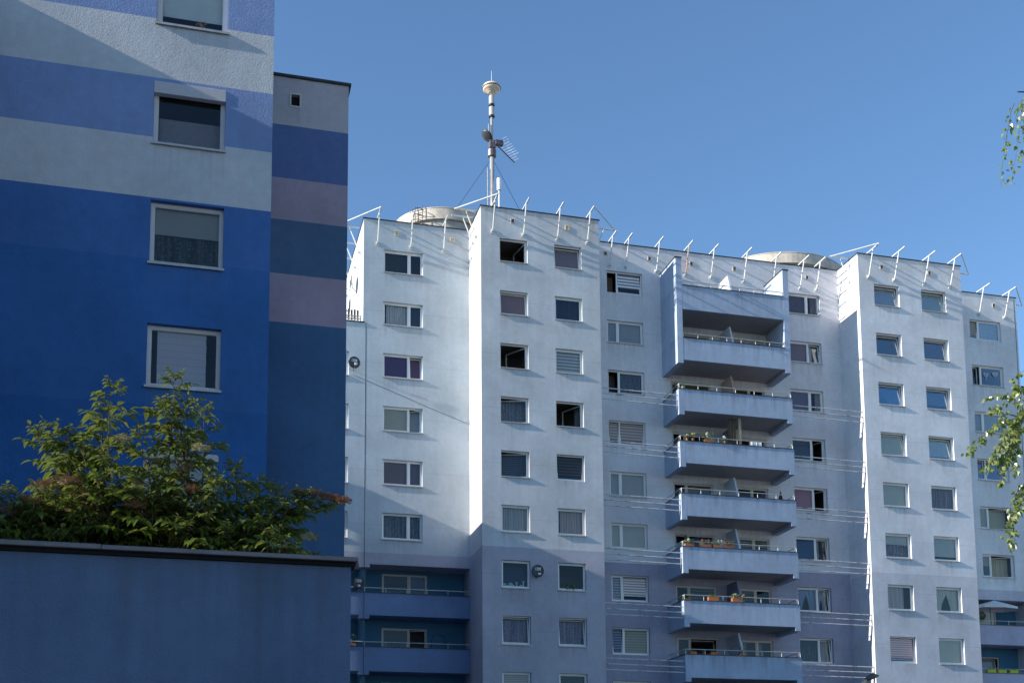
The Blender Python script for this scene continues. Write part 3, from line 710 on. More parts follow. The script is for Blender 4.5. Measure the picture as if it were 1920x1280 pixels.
# doors behind, two flats to a floor
FL = [31.60 - 0.2] + [28.8] + [26.0] + [z - .98 for z in balz]
for k, zf in enumerate([28.80, 26.01] + [z - .99 for z in balz]):
    top = zf + 2.22
    oA = (24.58, 26.90, zf + .02, top); oB = (28.28, 30.12, zf + .02, top - .02)
    cvA = [('slats', (0.20, 0.20, 0.23), (0.12, 0.12, 0.14)), None, ('blind', (0.13, 0.12, 0.03)), None, ('blind', (0.15, 0.16, 0.15), .9), None, ('slats', (0.10, 0.12, 0.12), (0.04, 0.05, 0.05), 1, .2), None, None][k]
    cvB = [('blind', (0.17, 0.12, 0.14)), ('blind', (0.18, 0.14, 0.08)), ('blind', (0.10, 0.085, 0.03)), None, None, ('slats', (0.20, 0.21, 0.19), (0.05, 0.05, 0.05), 1, .2), ('slats', (0.09, 0.10, 0.09), (0.03, 0.03, 0.03), 1, .2), ('cloth', (0.16, 0.20, 0.24), (0, .4)), None][k]
    window(PB, YM, oA, [(0, .33, 'ajar' if k in (2, 5) else 'shut', cvA if k == 2 else None), (.33, 1, 'tilt' if k == 7 else 'shut', cvA)], sill=False, back=.06, frame=M_FRAMEG)
    window(PB, YM, oB, [(0, .5, 'shut', cvB), (.5, 1, 'shut', cvB if k % 2 else None)], sill=False, back=.06, frame=M_FRAMEG)
    # screen between the two flats
    pm = MB(); pz = zf + 2.35 if k else zf + 2.45
    yo = 57.5
    for x in (27.52, 27.62): pm.poly([(x, YM - .01, zf), (x, YM - .01, pz), (x, yo, pz), (x, yo - .38, zf + 1.35), (x, yo - .45, zf)])
    pts = [(YM - .01, zf), (YM - .01, pz), (yo, pz), (yo - .38, zf + 1.35), (yo - .45, zf)]
    for i in range(4): pm.quad((27.52, *pts[i]), (27.62, *pts[i]), (27.62, *pts[i + 1]), (27.52, *pts[i + 1]))
    if k in (0, 1, 2, 4, 5, 7): pm.build('partition_screen', plain('screen_board', (0.55, 0.57, 0.62) if k != 2 else (0.45, 0.32, 0.26), 0.8), PB)
    else: pm.build('partition_screen', plain('screen_board_dark', (0.20, 0.22, 0.28), 0.8), PB)

# --- three painted bars per floor either side of the balconies
for z in balz:
    for xa, xb in ((B1[1] + .01, TX[0] - .01), (TX[1] + .01, B2[0] - .01)):
        r = MB()
        for dz in (-.33, -.62, -.91): r.tube([(xa, YF + .12, z + dz + .05), (xb, YF + .12, z + dz)] if xa < 24 else [(xa, YF + .12, z + dz + .02), (xb, YF + .12, z + dz - .02)], 0.029)
        if xa > 24: r.tube([(xb - .05, YF + .12, z - .33), (xb - .05, YF + .12, z - .93)], 0.012)
        r.build('guard_bars', M_BARS, PB)

# --- steel brackets along the roof edge
def bracket(px, py, dx, dy, mat=M_STEEL, reach=1.2):
    """foot at (px, py) on a wall whose outward normal is (dx, dy)"""
    P = lambda o, z: (px + dx * o, py + dy * o, z)
    m = MB(); zt = 33.02 + random.uniform(-.03, .03)
    d = Vector((dx, dy, 0)); s = Vector((-dy, dx, 0)); U = Vector((0, 0, 1))
    m.obox(P((reach - .05) / 2, zt), d, s, U, (reach + .05) / 2, .032, .032)
    b = m.build('roof_bracket', M_STEEL if mat is M_RUST else mat, PB)
    m = MB(); m.tube([P(.09, 31.66), P(.60, zt - .03)], .034, 8); m.build('strut', mat, b)
    m = MB(); m.obox(P(.015, 31.62), d, s, U, .014, .09, .11); m.obox(P(.08, 31.64), d, s, U, .06, .05, .05); m.build('foot', M_STEEL, b)
    return b
def link(p, q):
    m = MB(); m.tube([p, q], .034, 8); m.build('bracket_tie', M_STEEL, PB)
for x in (8.67, 10.41, 12.14): bracket(x, YA, 0, -1)
for y in (60.4, 62.2, 64.0, 65.8, 67.6): bracket(7.95, y, -1, 0)
link((8.67, YA - 1.18, 33.02), (7.95 - 1.18, 60.4, 33.02))
for x in (14.13, 15.76, 17.57, 19.19): bracket(x, YF, 0, -1)
bracket(B1[0], 57.3, -1, 0, two_tone('cream_steel', (0.66, 0.55, 0.42), (0.6, 0.58, 0.52), 3, .4, .7)); bracket(B1[0], 58.0, -1, 0)
bracket(B1[1], 57.4, 1, 0)
link((14.13, YF - 1.18, 33.02), (B1[0] - 1.18, 57.3, 33.02)); link((19.19, YF - 1.18, 33.02), (B1[1] + 1.18, 57.4, 33.02))
for i, x in enumerate((21.18, 22.10, 23.87, 25.58, 27.08, 29.06, 30.83, 32.52, 33.54)): bracket(x, YM, 0, -1, M_RUST if i == 3 else M_STEEL)
for x in (35.54, 37.14, 39.04, 40.69): bracket(x, YF, 0, -1)
bracket(B2[0], 57.35, -1, 0); bracket(B2[1], 57.4, 1, 0)
link((35.54, YF - 1.18, 33.02), (B2[0] - 1.18, 57.35, 33.02)); link((40.69, YF - 1.18, 33.02), (B2[1] + 1.18, 57.4, 33.02))
for x in (44.62, 46.38): bracket(x, YR, 0, -1)
bracket(47.24, 60.3, 1, 0); link((46.38, YR - 1.18, 33.02), (47.24 + 1.18, 60.3, 33.02))
# --- small attic vents
def vent(x, y, tan=False):
    m = MB(); a, b_, c, d = x - .11, x + .11, 32.17, 32.43
    m.box(a, a + .035, y - .03, y + .01, c, d); m.box(b_ - .035, b_, y - .03, y + .01, c, d); m.box(a + .035, b_ - .035, y - .029, y + .01, c, c + .035); m.box(a + .035, b_ - .035, y - .029, y + .01, d - .035, d)
    v = m.build('attic_vent', M_FRAMEG if not tan else plain('cream_vent', (0.66, 0.58, 0.44), .7), PB)
    box_obj('grille', a + .035, b_ - .035, y - .012, y + .008, c + .035, d - .035, M_TAN if tan else plain('vent_dark', (0.10, 0.10, 0.10), .8), v)
for x in (9.67, 12.62): vent(x, YA, True)
vent(15.2, YF); vent(18.11, YF, True)
for x in (20.95, 23.5, 25.96, 28.54): vent(x, YM)
vent(33.0, YM); vent(36.40, YF); vent(39.42, YF); vent(45.70, YR)

# ------------------------------------------------------------------ things on the roof
def drum(cx, cy, r, zt, zb, label, ladder=None):
    t = empty('roof_drum', (cx, cy, 32.72), label, 'roof tank')
    m = MB(); m.lathe((cx, cy, 0), [(r - .25, zt), (r + .02, zt), (r + .02, zt - .05), (r, zt - .05), (r, zb), (r - .16, zb)], 96); m.f.append(tuple(range(96))[::-1] if False else tuple(range(96)))
    m.build('rim', M_CONC, t)
    m = MB(); m.lathe((cx, cy, 0), [(r - .17, 32.73), (r - .17, zb + .01)], 96); m.build('drum_wall', plain('drum_render', (0.42, 0.40, 0.37), .9, 0, .2, .2, 2), t)
    if ladder is not None:
        lx, ly = cx + (r + .12) * math.cos(ladder), cy + (r + .12) * math.sin(ladder); n = Vector((math.cos(ladder), math.sin(ladder), 0)); s = Vector((-n.y, n.x, 0))
        m = MB()
        for k in (-.22, .22): m.tube([Vector((lx, ly, 33.3)) + s * k, Vector((lx, ly, zt + .12)) + s * k], .022)
        for q in range(5): z = 33.45 + q * .3; m.tube([Vector((lx, ly, z)) - s * .22, Vector((lx, ly, z)) + s * .22], .016)
        for z in (33.95, 34.25, 34.6): m.tube([Vector((lx, ly, z)) + s * .3 * math.cos(a) + n * .42 * math.sin(a) for a in [math.pi * q / 10 for q in range(11)]], .022)
        m.build('ladder', M_COPEG, t)
    return t
drum(12.90, 63.2, 2.74, 34.80, 34.15, 'round concrete roof tank with a hooped ladder beside the antenna mast', R_(-128))
drum(34.03, 65.0, 4.48, 34.80, 34.14, 'wide round concrete roof tank behind the balcony stack, without a ladder')
t = empty('roof_duct', (24.0, 60.4, 32.72), 'low white duct lying on the roof left of the balconies', 'duct')
m = MB(); m.box(22.75, 25.0, 60.2, 60.75, 33.0, 33.72); m.build('casing', M_WHITE, t, bevel=.03)
m = MB(); m.box(25.002, 25.25, 60.3, 60.65, 33.15, 33.6); m.build('outlet', M_COPEG, t)

# antenna mast
MX, MY = 15.25, 61.0
t = empty('antenna_mast', (MX, MY, 32.72), 'tall roof antenna mast with a white disc on top and side aerials', 'antenna mast')
m = MB(); m.tube([(MX, MY, 32.7), (MX, MY, 38.5)], .125, 12); m.build('pole', M_MAST, t, True)
m = MB(); m.tube([(MX, MY, 38.5), (MX, MY, 41.0)], .075, 10); m.tube([(MX, MY, 41.0), (MX, MY, 42.15)], .055, 10); m.build('upper_pole', M_MAST, t, True)
m = MB(); m.lathe((MX, MY, 42.35), [(0.02, .30), (.28, .28), (.46, .20), (.52, .10), (.52, .06), (.49, .05), (.49, -.02), (.42, -.10), (.24, -.14), (.22, -.24), (.12, -.26), (.06, -.3)], 40); m.build('radome', plain('radome_cream', (0.66, 0.55, 0.43), .45, 0, .4, .08), t, True)
m = MB(); m.lathe((MX, MY, 42.395), [(.525, .02), (.53, 0), (.525, -.02)], 40); m.build('radome_seam', M_COPE, t, True)
m = MB(); m.tube([(MX, MY, 42.62), (MX, MY, 43.45)], [.018, .008], 6); m.build('spike', M_WHITE, t)
for za, zb in ((41.45, 41.92), (40.78, 41.27)):
    m = MB(); m.tube([(MX, MY, za), (MX, MY, zb)], .155, 14); c = m.build('canister', plain('canister_grey', (0.45, 0.45, 0.44), .4), t)
    m = MB(); m.tube([(MX, MY, za - .09), (MX, MY, za - .001)], .165, 14); m.build('collar', M_COPE, c)
m = MB()
for x, za, zb in ((MX - .19, 39.3, 40.25), (MX - .26, 34.0, 37.65)):
    m.tube([(x, MY - .05, za), (x, MY - .05, zb)], .03, 8)
    q = za + .2
    while q < zb: m.tube([(x - .11, MY - .05, q), (x + .05, MY - .05, q)], .012, 5); q += .22
m.build('dipole_array', M_MAST, t)
m = MB(); m.obox((MX + .02, MY, 39.05), (1, 0, 0), (0, 1, 0), (0, 0, 1), .17, .17, .22); m.obox((MX + .38, MY - .1, 39.15), (1, 0, 0), (0, 1, 0), (0, 0, 1), .22, .14, .13); m.tube([(MX, MY, 38.35), (MX, MY, 38.75)], .24, 10); m.build('clamp', M_COPEG, t, bevel=.02)
m = MB(); bd = Vector((.69, .72, 0)); b0 = Vector((MX + .15, MY - .05, 39.15)); m.tube([b0 - bd * .2, b0 + bd * 2.25], .032, 6)
aer = m.build('aerial_boom', M_COPE, t)
m = MB(); ed = Vector((.55, -.83, .0))
for q in range(8):
    c = b0 + bd * (.4 + q * .24); L = .62 - q * .03
    m.tube([c - ed * .05 + Vector((0, 0, .0)), c + ed * L], .009, 4); m.tube([c + ed * .1 + Vector((0, 0, .35)), c + ed * L + Vector((0, 0, .35))], .009, 4)
m.build('aerial_elements', M_WHITE, aer)
m = MB(); m.disc((MX - .30, MY - .1, 39.50), (.62, .20, .75), .36, 24, .10); m.build('parabolic_dish', M_DISH, t, True, solid=.012)
m = MB(); m.tube([(MX + .33, MY - .25, 33.0), (MX + .33, MY - .25, 36.3)], .05, 8); m.tube([(MX + .33, MY - .25, 36.3), (MX + .33, MY - .25, 36.98)], .125, 12); m.build('cylinder_antenna', M_WHITE, t)
m = MB()
for e in ((11.6, 62.6, 32.75), (18.4, 61.2, 32.75), (16.2, 66.0, 32.75)): m.tube([(MX, MY, 38.3), e], .011, 5)
m.build('guy_wire', M_BLACK, t)

# ------------------------------------------------------------------ satellite dishes and the cable
def dish(loc, nrm, r, label, edge=False, arm=(0, 1, 0), group='satellite dishes on the pale blue building'):
    t = empty('satellite_dish', loc, label, 'satellite dish', group)
    n = Vector(nrm).normalized(); c = Vector(loc)
    m = MB(); m.disc(c, n, r, 28, .035); m.build('reflector', M_DISH, t, True, solid=.012)
    a = Vector((0, 0, 1)); u = a.cross(n).normalized(); v = n.cross(u)
    # pale label with a dark square on it, on the face of the dish
    m = MB(); m.obox(c + v * r * .34 - n * .015, u, v, n, r * .46, r * .22, .004); lb = m.build('label_plate', M_WHITE, t)
    m = MB(); m.obox(c + v * r * .34 - u * r * .27 - n * .006, u, v, n, r * .13, r * .14, .003)
    for q in range(3): m.obox(c + v * r * .34 + u * r * (.0 + q * .13) - n * .006, u, v, n, r * .045, r * .10, .002)
    m.build('emblem', plain('emblem_grey', (0.12, 0.13, 0.16), .6), lb)
    m = MB(); m.tube([c - v * r * .95, c - v * r * .8 + n * r * 1.1], .014, 6); m.build('feed_arm', M_COPEG, t)
    m = MB(); m.obox(c - v * r * .55 + n * r * 1.1, u, v, n, .06, .045, .05); m.build('feed_head', M_WHITE, t)
    m = MB(); b = c - v * r * 1.15 - n * .02; m.tube([c - n * .09, c - v * r * .6 - n * .12, b + Vector(arm) * .35], .02, 6); m.build('mount', M_COPEG, t)
    return t
dish((7.48, YA - .35, 24.98), (.12, -1, -.1), .30, 'dark dish beside the grey downpipe joint, high on the left end')
dish((16.26, YF - .32, 14.10), (-.05, -1, -.1), .31, 'dark dish beside a bay window, low on the first projecting bay')
dish((7.78, YA - .35, 13.66), (-.05, -1, -.1), .31, 'dark dish standing at the loggia railing just above the low wall corner')
dish((7.6, 61.75, 30.55), (-1, .10, .12), .44, 'dish seen edge on against the sunlit white end wall, upper one', arm=(1, 0, 0))
dish((7.6, 64.9, 30.75), (-1, .10, .12), .44, 'dish seen edge on above the wooden roof fence by the striped block', arm=(1, 0, 0))
m = MB(); m.tube([(7.47, YA - .02, 24.45), (9.0, YA - .018, 23.92), (11.2, YA - .018, 23.12), (13.3, YA - .03, 22.4), (13.47, YA - .35, 22.36)], .011, 5)
tag(m.build('cable', plain('grey_cable', (0.22, 0.24, 0.27), .6)), 'thin cable slanting across the pale wall from a dish to the first bay', 'cable')
m = MB()
# wooden fence on the roof terrace
t = empty('roof_fence', (6, YA + .12, 27.3), 'brown wooden picket fence on the roof edge beside the white end wall', 'fence')
x = 5.0
while x < 7.75:
    m.box(x, x + .10, YA + .10, YA + .125, 27.42, 27.98 + random.uniform(-.03, .03)); x += .155
m.build('pickets', M_WOOD, t)
m = MB(); m.box(4.9, 7.85, YA + .03, YA + .06, 27.44, 27.48); m.box(4.9, 7.85, YA + .03, YA + .06, 27.60, 27.63); x = 5.0
while x < 7.8: m.tube([(x, YA + .045, 27.46), (x + .09, YA + .045, 27.62)], .01, 4); m.tube([(x + .09, YA + .045, 27.46), (x, YA + .045, 27.62)], .01, 4); x += .11
m.box(7.80, 7.85, YA + .03, YA + .06, 27.34, 27.66); m.build('lattice_rail', M_FRAMEG, t)

# ------------------------------------------------------------------ things on the balconies
def pot_plant(x, y, z, label, w=.16, h=.16, mat=M_TERRA, flowers=None, size=.18, cat='potted plant', group='plants and boxes on the balconies', long=0):
    rr = random.Random(int(x * 100 + z * 10))
    t = empty('flower_box' if long else 'potted_plant', (x, y, z), label, cat, group)
    m = MB()
    if long: m.box(x - long / 2, x + long / 2, y - .09, y + .09, z, z + h)
    else: m.lathe((x, y, z), [(0.01, 0), (w * .36, 0), (w * .5, h), (w * .43, h), (w * .40, h * .85), (.01, h * .85)], 14)
    m.build('box' if long else 'pot', mat, t)
    m = MB()
    for i in range(max(1, int(long / .16)) if long else 1):
        cx = x if not long else x - long / 2 + .08 + i * .16
        leaf_ball(m, (cx, y, z + h + size * .5), size * .75, size * .7, 36, .05, rr)
    m.build('leaves', M_PLANT, t)
    if flowers:
        m = MB()
        for i in range(max(1, int(long / .14)) if long else 2):
            cx = x + (rr.uniform(-long / 2, long / 2) if long else rr.uniform(-.1, .1))
            leaf_ball(m, (cx, y - .05, z + h + size * rr.uniform(.7, 1.25)), .055, .05, 14, .035, rr)
        m.build('flowers', plain('petals', flowers, .7), t)
    return t
z1, z2, z3, z4, z5, z6 = balz[:6]; yb = YF + .10
pot_plant(24.35, yb, z1 + .03, 'small pale green plant at the left corner of the second balcony', .15, .12, plain('white_pot', (.5, .5, .5)))
pot_plant(24.52, yb, z2 + .03, 'white flowering plant at the left corner of the third balcony', flowers=(.75, .75, .7), size=.22)
pot_plant(24.85, yb, z2 + .03, 'yellowish leafy plant on the third balcony rail', size=.24, flowers=(.55, .5, .12))
pot_plant(25.75, yb, z2 + .03, 'tall white flowering plant in a brown box on the third balcony', long=.5, flowers=(.8, .78, .72), size=.34)
pot_plant(26.65, yb, z2 + .03, 'white orchid like flower on a thin stem, centre of the third balcony', flowers=(.85, .85, .85), size=.2)
pot_plant(24.5, yb, z4 + .03, 'small white flowers in a box at the left of the fifth balcony', long=.5, flowers=(.7, .7, .6))
pot_plant(25.4, yb, z4 + .03, 'dark leafy flower box on the fifth balcony', long=.6, flowers=(.3, .06, .08))
pot_plant(26.05, yb, z4 + .03, 'pale flowering box on the fifth balcony left of the red flowers', long=.5, flowers=(.6, .6, .5))
pot_plant(26.75, yb, z4 + .03, 'bright red flowers in a box on the fifth balcony', long=.5, flowers=(.65, .02, .04), size=.24)
pot_plant(24.45, YF + .5, z5 + .03, 'orange box at the left end of the sixth balcony', long=.5, mat=plain('orange_box', (.55, .17, .05), .6), size=.16)
pot_plant(25.75, yb, z5 + .04, 'orange box hung on the rail left of centre, sixth balcony', long=.55, h=.2, mat=plain('orange_box', (.55, .17, .05), .6), size=.1)
pot_plant(27.05, yb, z5 + .02, 'orange box with hanging plant right of centre, sixth balcony', long=.5, h=.22, mat=plain('orange_box', (.55, .17, .05), .6), flowers=(.6, .6, .45))
pot_plant(27.5, yb + .1, z5 + .02, 'tall climbing plant on a pole, sixth balcony', size=.26, flowers=(.6, .35, .2))
pot_plant(24.6, yb + .1, z6 + .03, 'terracotta box at the left corner of the lowest balcony', long=.36, size=.14)
pot_plant(25.2, yb + .1, z6 + .03, 'small terracotta pot second from the left on the lowest balcony', size=.12)
pot_plant(25.75, yb + .1, z6 + .03, 'terracotta box in the middle of the lowest balcony', long=.4, size=.12)
pot_plant(27.35, yb + .1, z6 + .03, 'terracotta box under a dark tall plant, lowest balcony', long=.4, size=.14)
pot_plant(27.05, yb + .25, z6 - .1, 'dark tall leafy plant on the lowest balcony', size=.5)
# hung cloths and a folded parasol
def hung(x0, x1, y, za, zb, c, label, name='hung_cloth', cat='cloth', amp=.03):
    m = sheet(x0, x1, za, zb, y, amp, 20, int(x0 * 10)); return tag(m.build(name, cloth_mat(c), None, True, solid=.008), label, cat)
hung(27.05, 27.5, YF + .42, z2 - .3, z2 + 1.55, (0.16, 0.12, 0.08), 'dark brown curtain hung from the ceiling of the third balcony')
hung(27.6, 27.75, YF + .35, z2 - .1, z2 + 1.6, (0.60, 0.48, 0.30), 'narrow cream curtain beside the brown one on the third balcony')
hung(28.1, 28.75, YF + .02, z2 - .02, z2 + .24, (0.65, 0.65, 0.66), 'white towel drying over the third balcony rail', 'towel', 'towel', .012)
t = empty('folded_parasol', (30.2, YF + .9, z3 - .9), 'dark red folded parasol in the right corner of the fourth balcony', 'parasol')
m = MB(); m.tube([(30.2, YF + .9, z3 - .98), (30.2, YF + .9, z3 + .75)], .02, 6); m.build('pole', M_COPEG, t)
m = MB(); m.tube([(30.2, YF + .9, z3 - .3), (30.2, YF + .9, z3 + .1), (30.2, YF + .9, z3 + .72)], [.10, .17, .02], 8); m.build('canopy', plain('dark_red_cloth', (0.06, 0.02, 0.028), .9), t)
for i, x in enumerate((28.5, 29.3)):
    t = empty('garden_chair', (x, YF + .55, 26.01), ('white plastic chair behind the rail of the top framed balcony, left one', 'white plastic chair behind the rail of the top framed balcony, right one')[i], 'chair', 'white chairs on the top framed balcony')
    m = MB(); m.box(x - .24, x + .24, YF + .35, YF + .8, 26.42, 26.46); m.build('seat', M_WHITE, t, bevel=.015)
    m = MB(); m.box(x - .24, x + .24, YF + .30, YF + .34, 26.5, 27.13); m.build('backrest', M_WHITE, t, bevel=.04)
    for sx in (-.21, .21):
        for sy in (.38, .77): m = MB(); m.tube([(x + sx, YF + sy, 26.01), (x + sx * .95, YF + sy, 26.42)], .018, 6); m.build('leg', M_WHITE, t)
# end section: parasol, clipped tree, yellow boxes
t = empty('parasol', (44.5, YR + .25, 11.97), 'open white parasol over the loggia on the far right', 'parasol')
m = MB(); m.tube([(44.55, YR + .3, 11.97), (44.48, YR + .3, 14.3)], .022, 8); m.build('pole', M_COPEG, t)
m = MB(); n = 8; cx, cy, cz = 44.5, YR - .1, 14.36
for i in range(n):
    a, b_ = 2 * math.pi * i / n, 2 * math.pi * (i + 1) / n
    pa = (cx + 1.55 * math.cos(a), cy + .85 * math.sin(a), cz - .42); pb = (cx + 1.55 * math.cos(b_), cy + .85 * math.sin(b_), cz - .42)
    m.poly([(cx, cy, cz), pa, pb]); m.quad(pa, (pa[0], pa[1], pa[2] - .12), (pb[0], pb[1], pb[2] - .12), pb)
m.build('canopy', plain('white_canvas', (0.68, 0.66, 0.66), .9), t, solid=.006)
t = empty('clipped_tree', (43.75, YR + .4, 11.97), 'dark clipped pot tree under the white parasol', 'potted plant')
m = MB(); m.tube([(43.75, YR + .4, 12.2), (43.77, YR + .4, 13.35)], .03, 6); m.build('trunk', M_WOOD, t)
m = MB(); rr = random.Random(3); leaf_ball(m, (43.77, YR + .38, 13.5), .40, .33, 420, .06, rr); leaf_ball(m, (43.5, YR + .4, 12.95), .22, .2, 90, .05, rr); m.build('crown', M_PLANT, t)
m = MB(); m.lathe((43.75, YR + .4, 11.98), [(.01, 0), (.13, 0), (.18, .3), (.15, .3), (.01, .27)], 16); m.build('pot', M_TERRA, t)
YEL = plain('lime_yellow_plastic', (0.42, 0.46, 0.03), .45)
for x, d in ((44.12, 'left'), (44.83, 'middle'), (45.62, 'right')):
    t = empty('flower_box', (x, YR - .03, 10.16), 'lime yellow planter on the far right loggia rail, the %s one of three' % d, 'planter', 'yellow planters on the far right loggia')
    m = MB(); m.box(x - .28, x + .28, YR - .06, YR + .12, 10.165, 10.36); m.build('box', YEL, t, bevel=.02)
    m = MB(); leaf_ball(m, (x, YR + .03, 10.40), .24, .06, 40, .04, random.Random(int(x * 9))); m.build('leaves', M_PLANT, t)
# darker clutter in the low loggias on the left
pot_plant(7.45, YA + .25, 10.55, 'dark green plant in the second loggia by the low wall corner', long=.6, size=.4, flowers=None, group='plants and boxes on the balconies')
t = empty('bicycle_stand', (12.0, YA + .3, 10.5), 'dark metal plant stand behind the second loggia rail', 'plant stand')
m = MB()
for x in (11.6, 12.3): m.tube([(x, YA + .4, 9.5), (x, YA + .4, 11.05)], .018, 6)
m.tube([(11.95 + .32 * math.cos(a), YA + .4, 11.1 + .22 * math.sin(a)) for a in [math.pi * q / 12 for q in range(13)]], .014, 6)
m.build('frame', M_BLACK, t)
t.name = 'plant_stand'

# ------------------------------------------------------------------ the striped building on the left
LBD = empty('apartment_building', (-3, 30, 0), 'tall apartment block painted in horizontal blue and grey stripes, at the left', 'building')
YL, YLR = 26.13, 28.83
XR, XE = 1.42, 3.455
opsL = [(-1.16, 0.40, 19.42, 20.88), (-1.16, .385, 16.585, 18.045), (-1.16, .40, 13.82, 15.262), (-1.155, .40, 11.04, 12.452), (-1.155, .40, 8.22, 9.62), (-1.155, .40, 5.45, 6.85), (-1.16, .4, 22.2, 23.6)]
m = MB(); facade(m, -14, XR, 0, 25.2, YL, opsL, rev=.17, stain=.9)
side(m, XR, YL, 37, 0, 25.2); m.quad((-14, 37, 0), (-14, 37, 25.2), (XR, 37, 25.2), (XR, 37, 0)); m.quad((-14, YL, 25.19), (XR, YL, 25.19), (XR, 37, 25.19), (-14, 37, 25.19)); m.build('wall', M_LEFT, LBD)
m = MB(); facade(m, XR, XE, 0, 20.34, YLR, [(2.02, 2.23, 19.60, 19.90)], rev=.25)
side(m, XE, YLR, 58.9, 0, 20.34); m.build('wall', M_LREC, LBD)
m = MB(); m.quad((XR - 4, YLR, 20.3), (XE, YLR, 20.3), (XE, 58.9, 20.3), (XR - 4, 58.9, 20.3)); m.build('roof', M_ROOF, LBD)
m = MB(); m.box(XR + .002, XE + .06, YLR - .06, YLR + .3, 20.342, 20.40); m.box(XE - .3, XE + .06, YLR + .302, 58.9, 20.342, 20.40); m.build('coping', M_COPE, LBD)
m = MB(); a, b_, c, d = 2.02, 2.23, 19.60, 19.90; y = YLR
m.box(a - .035, a, y - .02, y + .02, c - .035, d + .035); m.box(b_, b_ + .035, y - .02, y + .02, c - .035, d + .035); m.box(a, b_, y - .019, y + .02, c - .035, c); m.box(a, b_, y - .019, y + .02, d, d + .035)
v = m.build('attic_vent', M_FRAMEG, LBD); box_obj('grille', a, b_, y + .1, y + .12, c, d, M_DARK, v)
window(LBD, YL, opsL[0], [(0, 1, 'fixed', ('blind', (0.78, 0.72, 0.64), .83, 'raw'))], back=.13, fw=.12, frame=M_FRAMEL)
window(LBD, YL, opsL[1], [(0, 1, 'fixed', None)], back=.13, fw=.095, box=.28, frame=M_FRAMEL)
window(LBD, YL, opsL[2], [(0, 1, 'fixed', ('half', (0.42, 0.36, 0.31), (0.17, 0.17, 0.14), .48, 'raw'))], back=.13, fw=.085, frame=M_FRAMEL)
w3 = window(LBD, YL, opsL[3], [(0, 1, 'fixed', None)], back=.13, fw=.085, frame=M_FRAMEL)
window(LBD, YL, opsL[4], [(0, 1, 'fixed', ('blind', (0.60, 0.54, 0.50), 1, 'raw'))], back=.13, fw=.085, frame=M_FRAMEL, box=.16)
for k in (5, 6): window(LBD, YL, opsL[k], [(0, 1, 'fixed', ('blind', DGREY))], back=.13, fw=.085)
# grey sheet standing behind the glass of the roller box window, paper blind in the next one down
box_obj('blind', -1.05, .29, YL + .42, YL + .43, 16.62, 17.42, plain('dark_sheet', (0.34, 0.27, 0.28), .9), bpy.data.objects['window'] if False else w3.parent).name = 'blind'
pb = NB('pleated_paper'); pos = pb.n('ShaderNodeNewGeometry').outputs['Position']; sp_ = pb.n('ShaderNodeSeparateXYZ'); pb.l(pos, sp_.inputs[0])
fz = pb.math('FRACT', pb.math('DIVIDE', sp_.outputs[2], .155)); fx = pb.math('FRACT', pb.math('DIVIDE', sp_.outputs[0], .045))
ff = pb.math('MULTIPLY', pb.rng(fz, 0, .12, .75, 1), pb.rng(fx, 0, .25, .85, 1)); hs = pb.n('ShaderNodeHueSaturation'); hs.inputs['Color'].default_value = (.74, .62, .64, 1); pb.l(ff, hs.inputs['Value']); pb.bsdf(hs.outputs[0], .9, 0, .1)
m = MB()
zz = 11.18
while zz < 12.33:
    m.quad((-.94, YL + .22 + random.uniform(0, .012), zz), (.09, YL + .22 + random.uniform(0, .012), zz), (.09 + random.uniform(-.01, .01), YL + .20, zz + .155), (-.94, YL + .20, zz + .155)); zz += .155
m.build('blind', pb.m, w3)
# two small toys on the sill of the top window
m = MB(); leaf_ball(m, (-.22, YL + .17, 19.60), .10, .09, 30, .05, random.Random(5)); leaf_ball(m, (-.10, YL + .17, 19.70), .05, .06, 16, .035, random.Random(6)); tag(m.build('soft_toy', plain('tan_plush', (0.25, 0.17, 0.12), .95)), 'small tan ornament on the window ledge at the top of the picture', 'ornament')

# unseen wing and low block, added beyond the frame to shade what is seen
WNG = empty('shade_wing', (-11, 21, 0), 'unseen wing at the left, sized to shade the striped block', 'building')
m = MB(); m.box(-16, -6, 15.5, YL - .01, 0, 20.22); m.build('wall', M_LREC, WNG)
for z in (18.5, 15.7, 12.9, 10.1): window(WNG, 15.5 - .17, (-13, -11.4, z, z + 1.4), [(0, 1, 'shut', ('blind', GBLUE))], room=False)
SHB = empty('shade_block', (-12, 8, 0), 'unseen low block added to shade the garden wall and shrub base', 'building')
m = MB(); m.box(-16, -8, 4, 9.3, 0, 7.5); m.box(-16, -8, 9.301, 13.5, 0, 6.9); m.build('wall', M_WALL, SHB)
box_obj('coping', -16.05, -7.95, 3.95, 9.34, 7.502, 7.55, M_COPEG, SHB)

# ------------------------------------------------------------------ garden wall in front, with the terrace it holds
YW = 9.5
GW = empty('garden_wall', (-2, YW, 0), 'dark blue roughcast wall with a grey metal coping in front of the shrub', 'wall')
m = MB(); m.box(-7.9, 1.195, YW, YW + .25, 0, 3.67); m.box(.945, 1.195, YW + .251, 14, 0, 3.67); m.build('wall_body', M_WALL, GW)
m = MB(); m.box(-7.9, -.7, YW - .08, YW + .30, 3.70, 3.742); m.box(-.698, 1.245, YW - .08, YW + .30, 3.70, 3.738); m.box(.90, 1.243, YW + .302, 14, 3.69, 3.738); cg = m.build('coping', M_COPEG, GW, bevel=.006)
m = MB(); m.box(-7.9, 1.225, YW - .03, YW + .27, 3.672, 3.698); m.build('coping_shadow', M_DARK, cg)  # black strip standing in for the shadow line under the coping
g = MB(); g.box(-7.9, .94, YW + .252, 14, 0, 3.3); tag(g.build('terrain', M_SOIL), kind='structure')

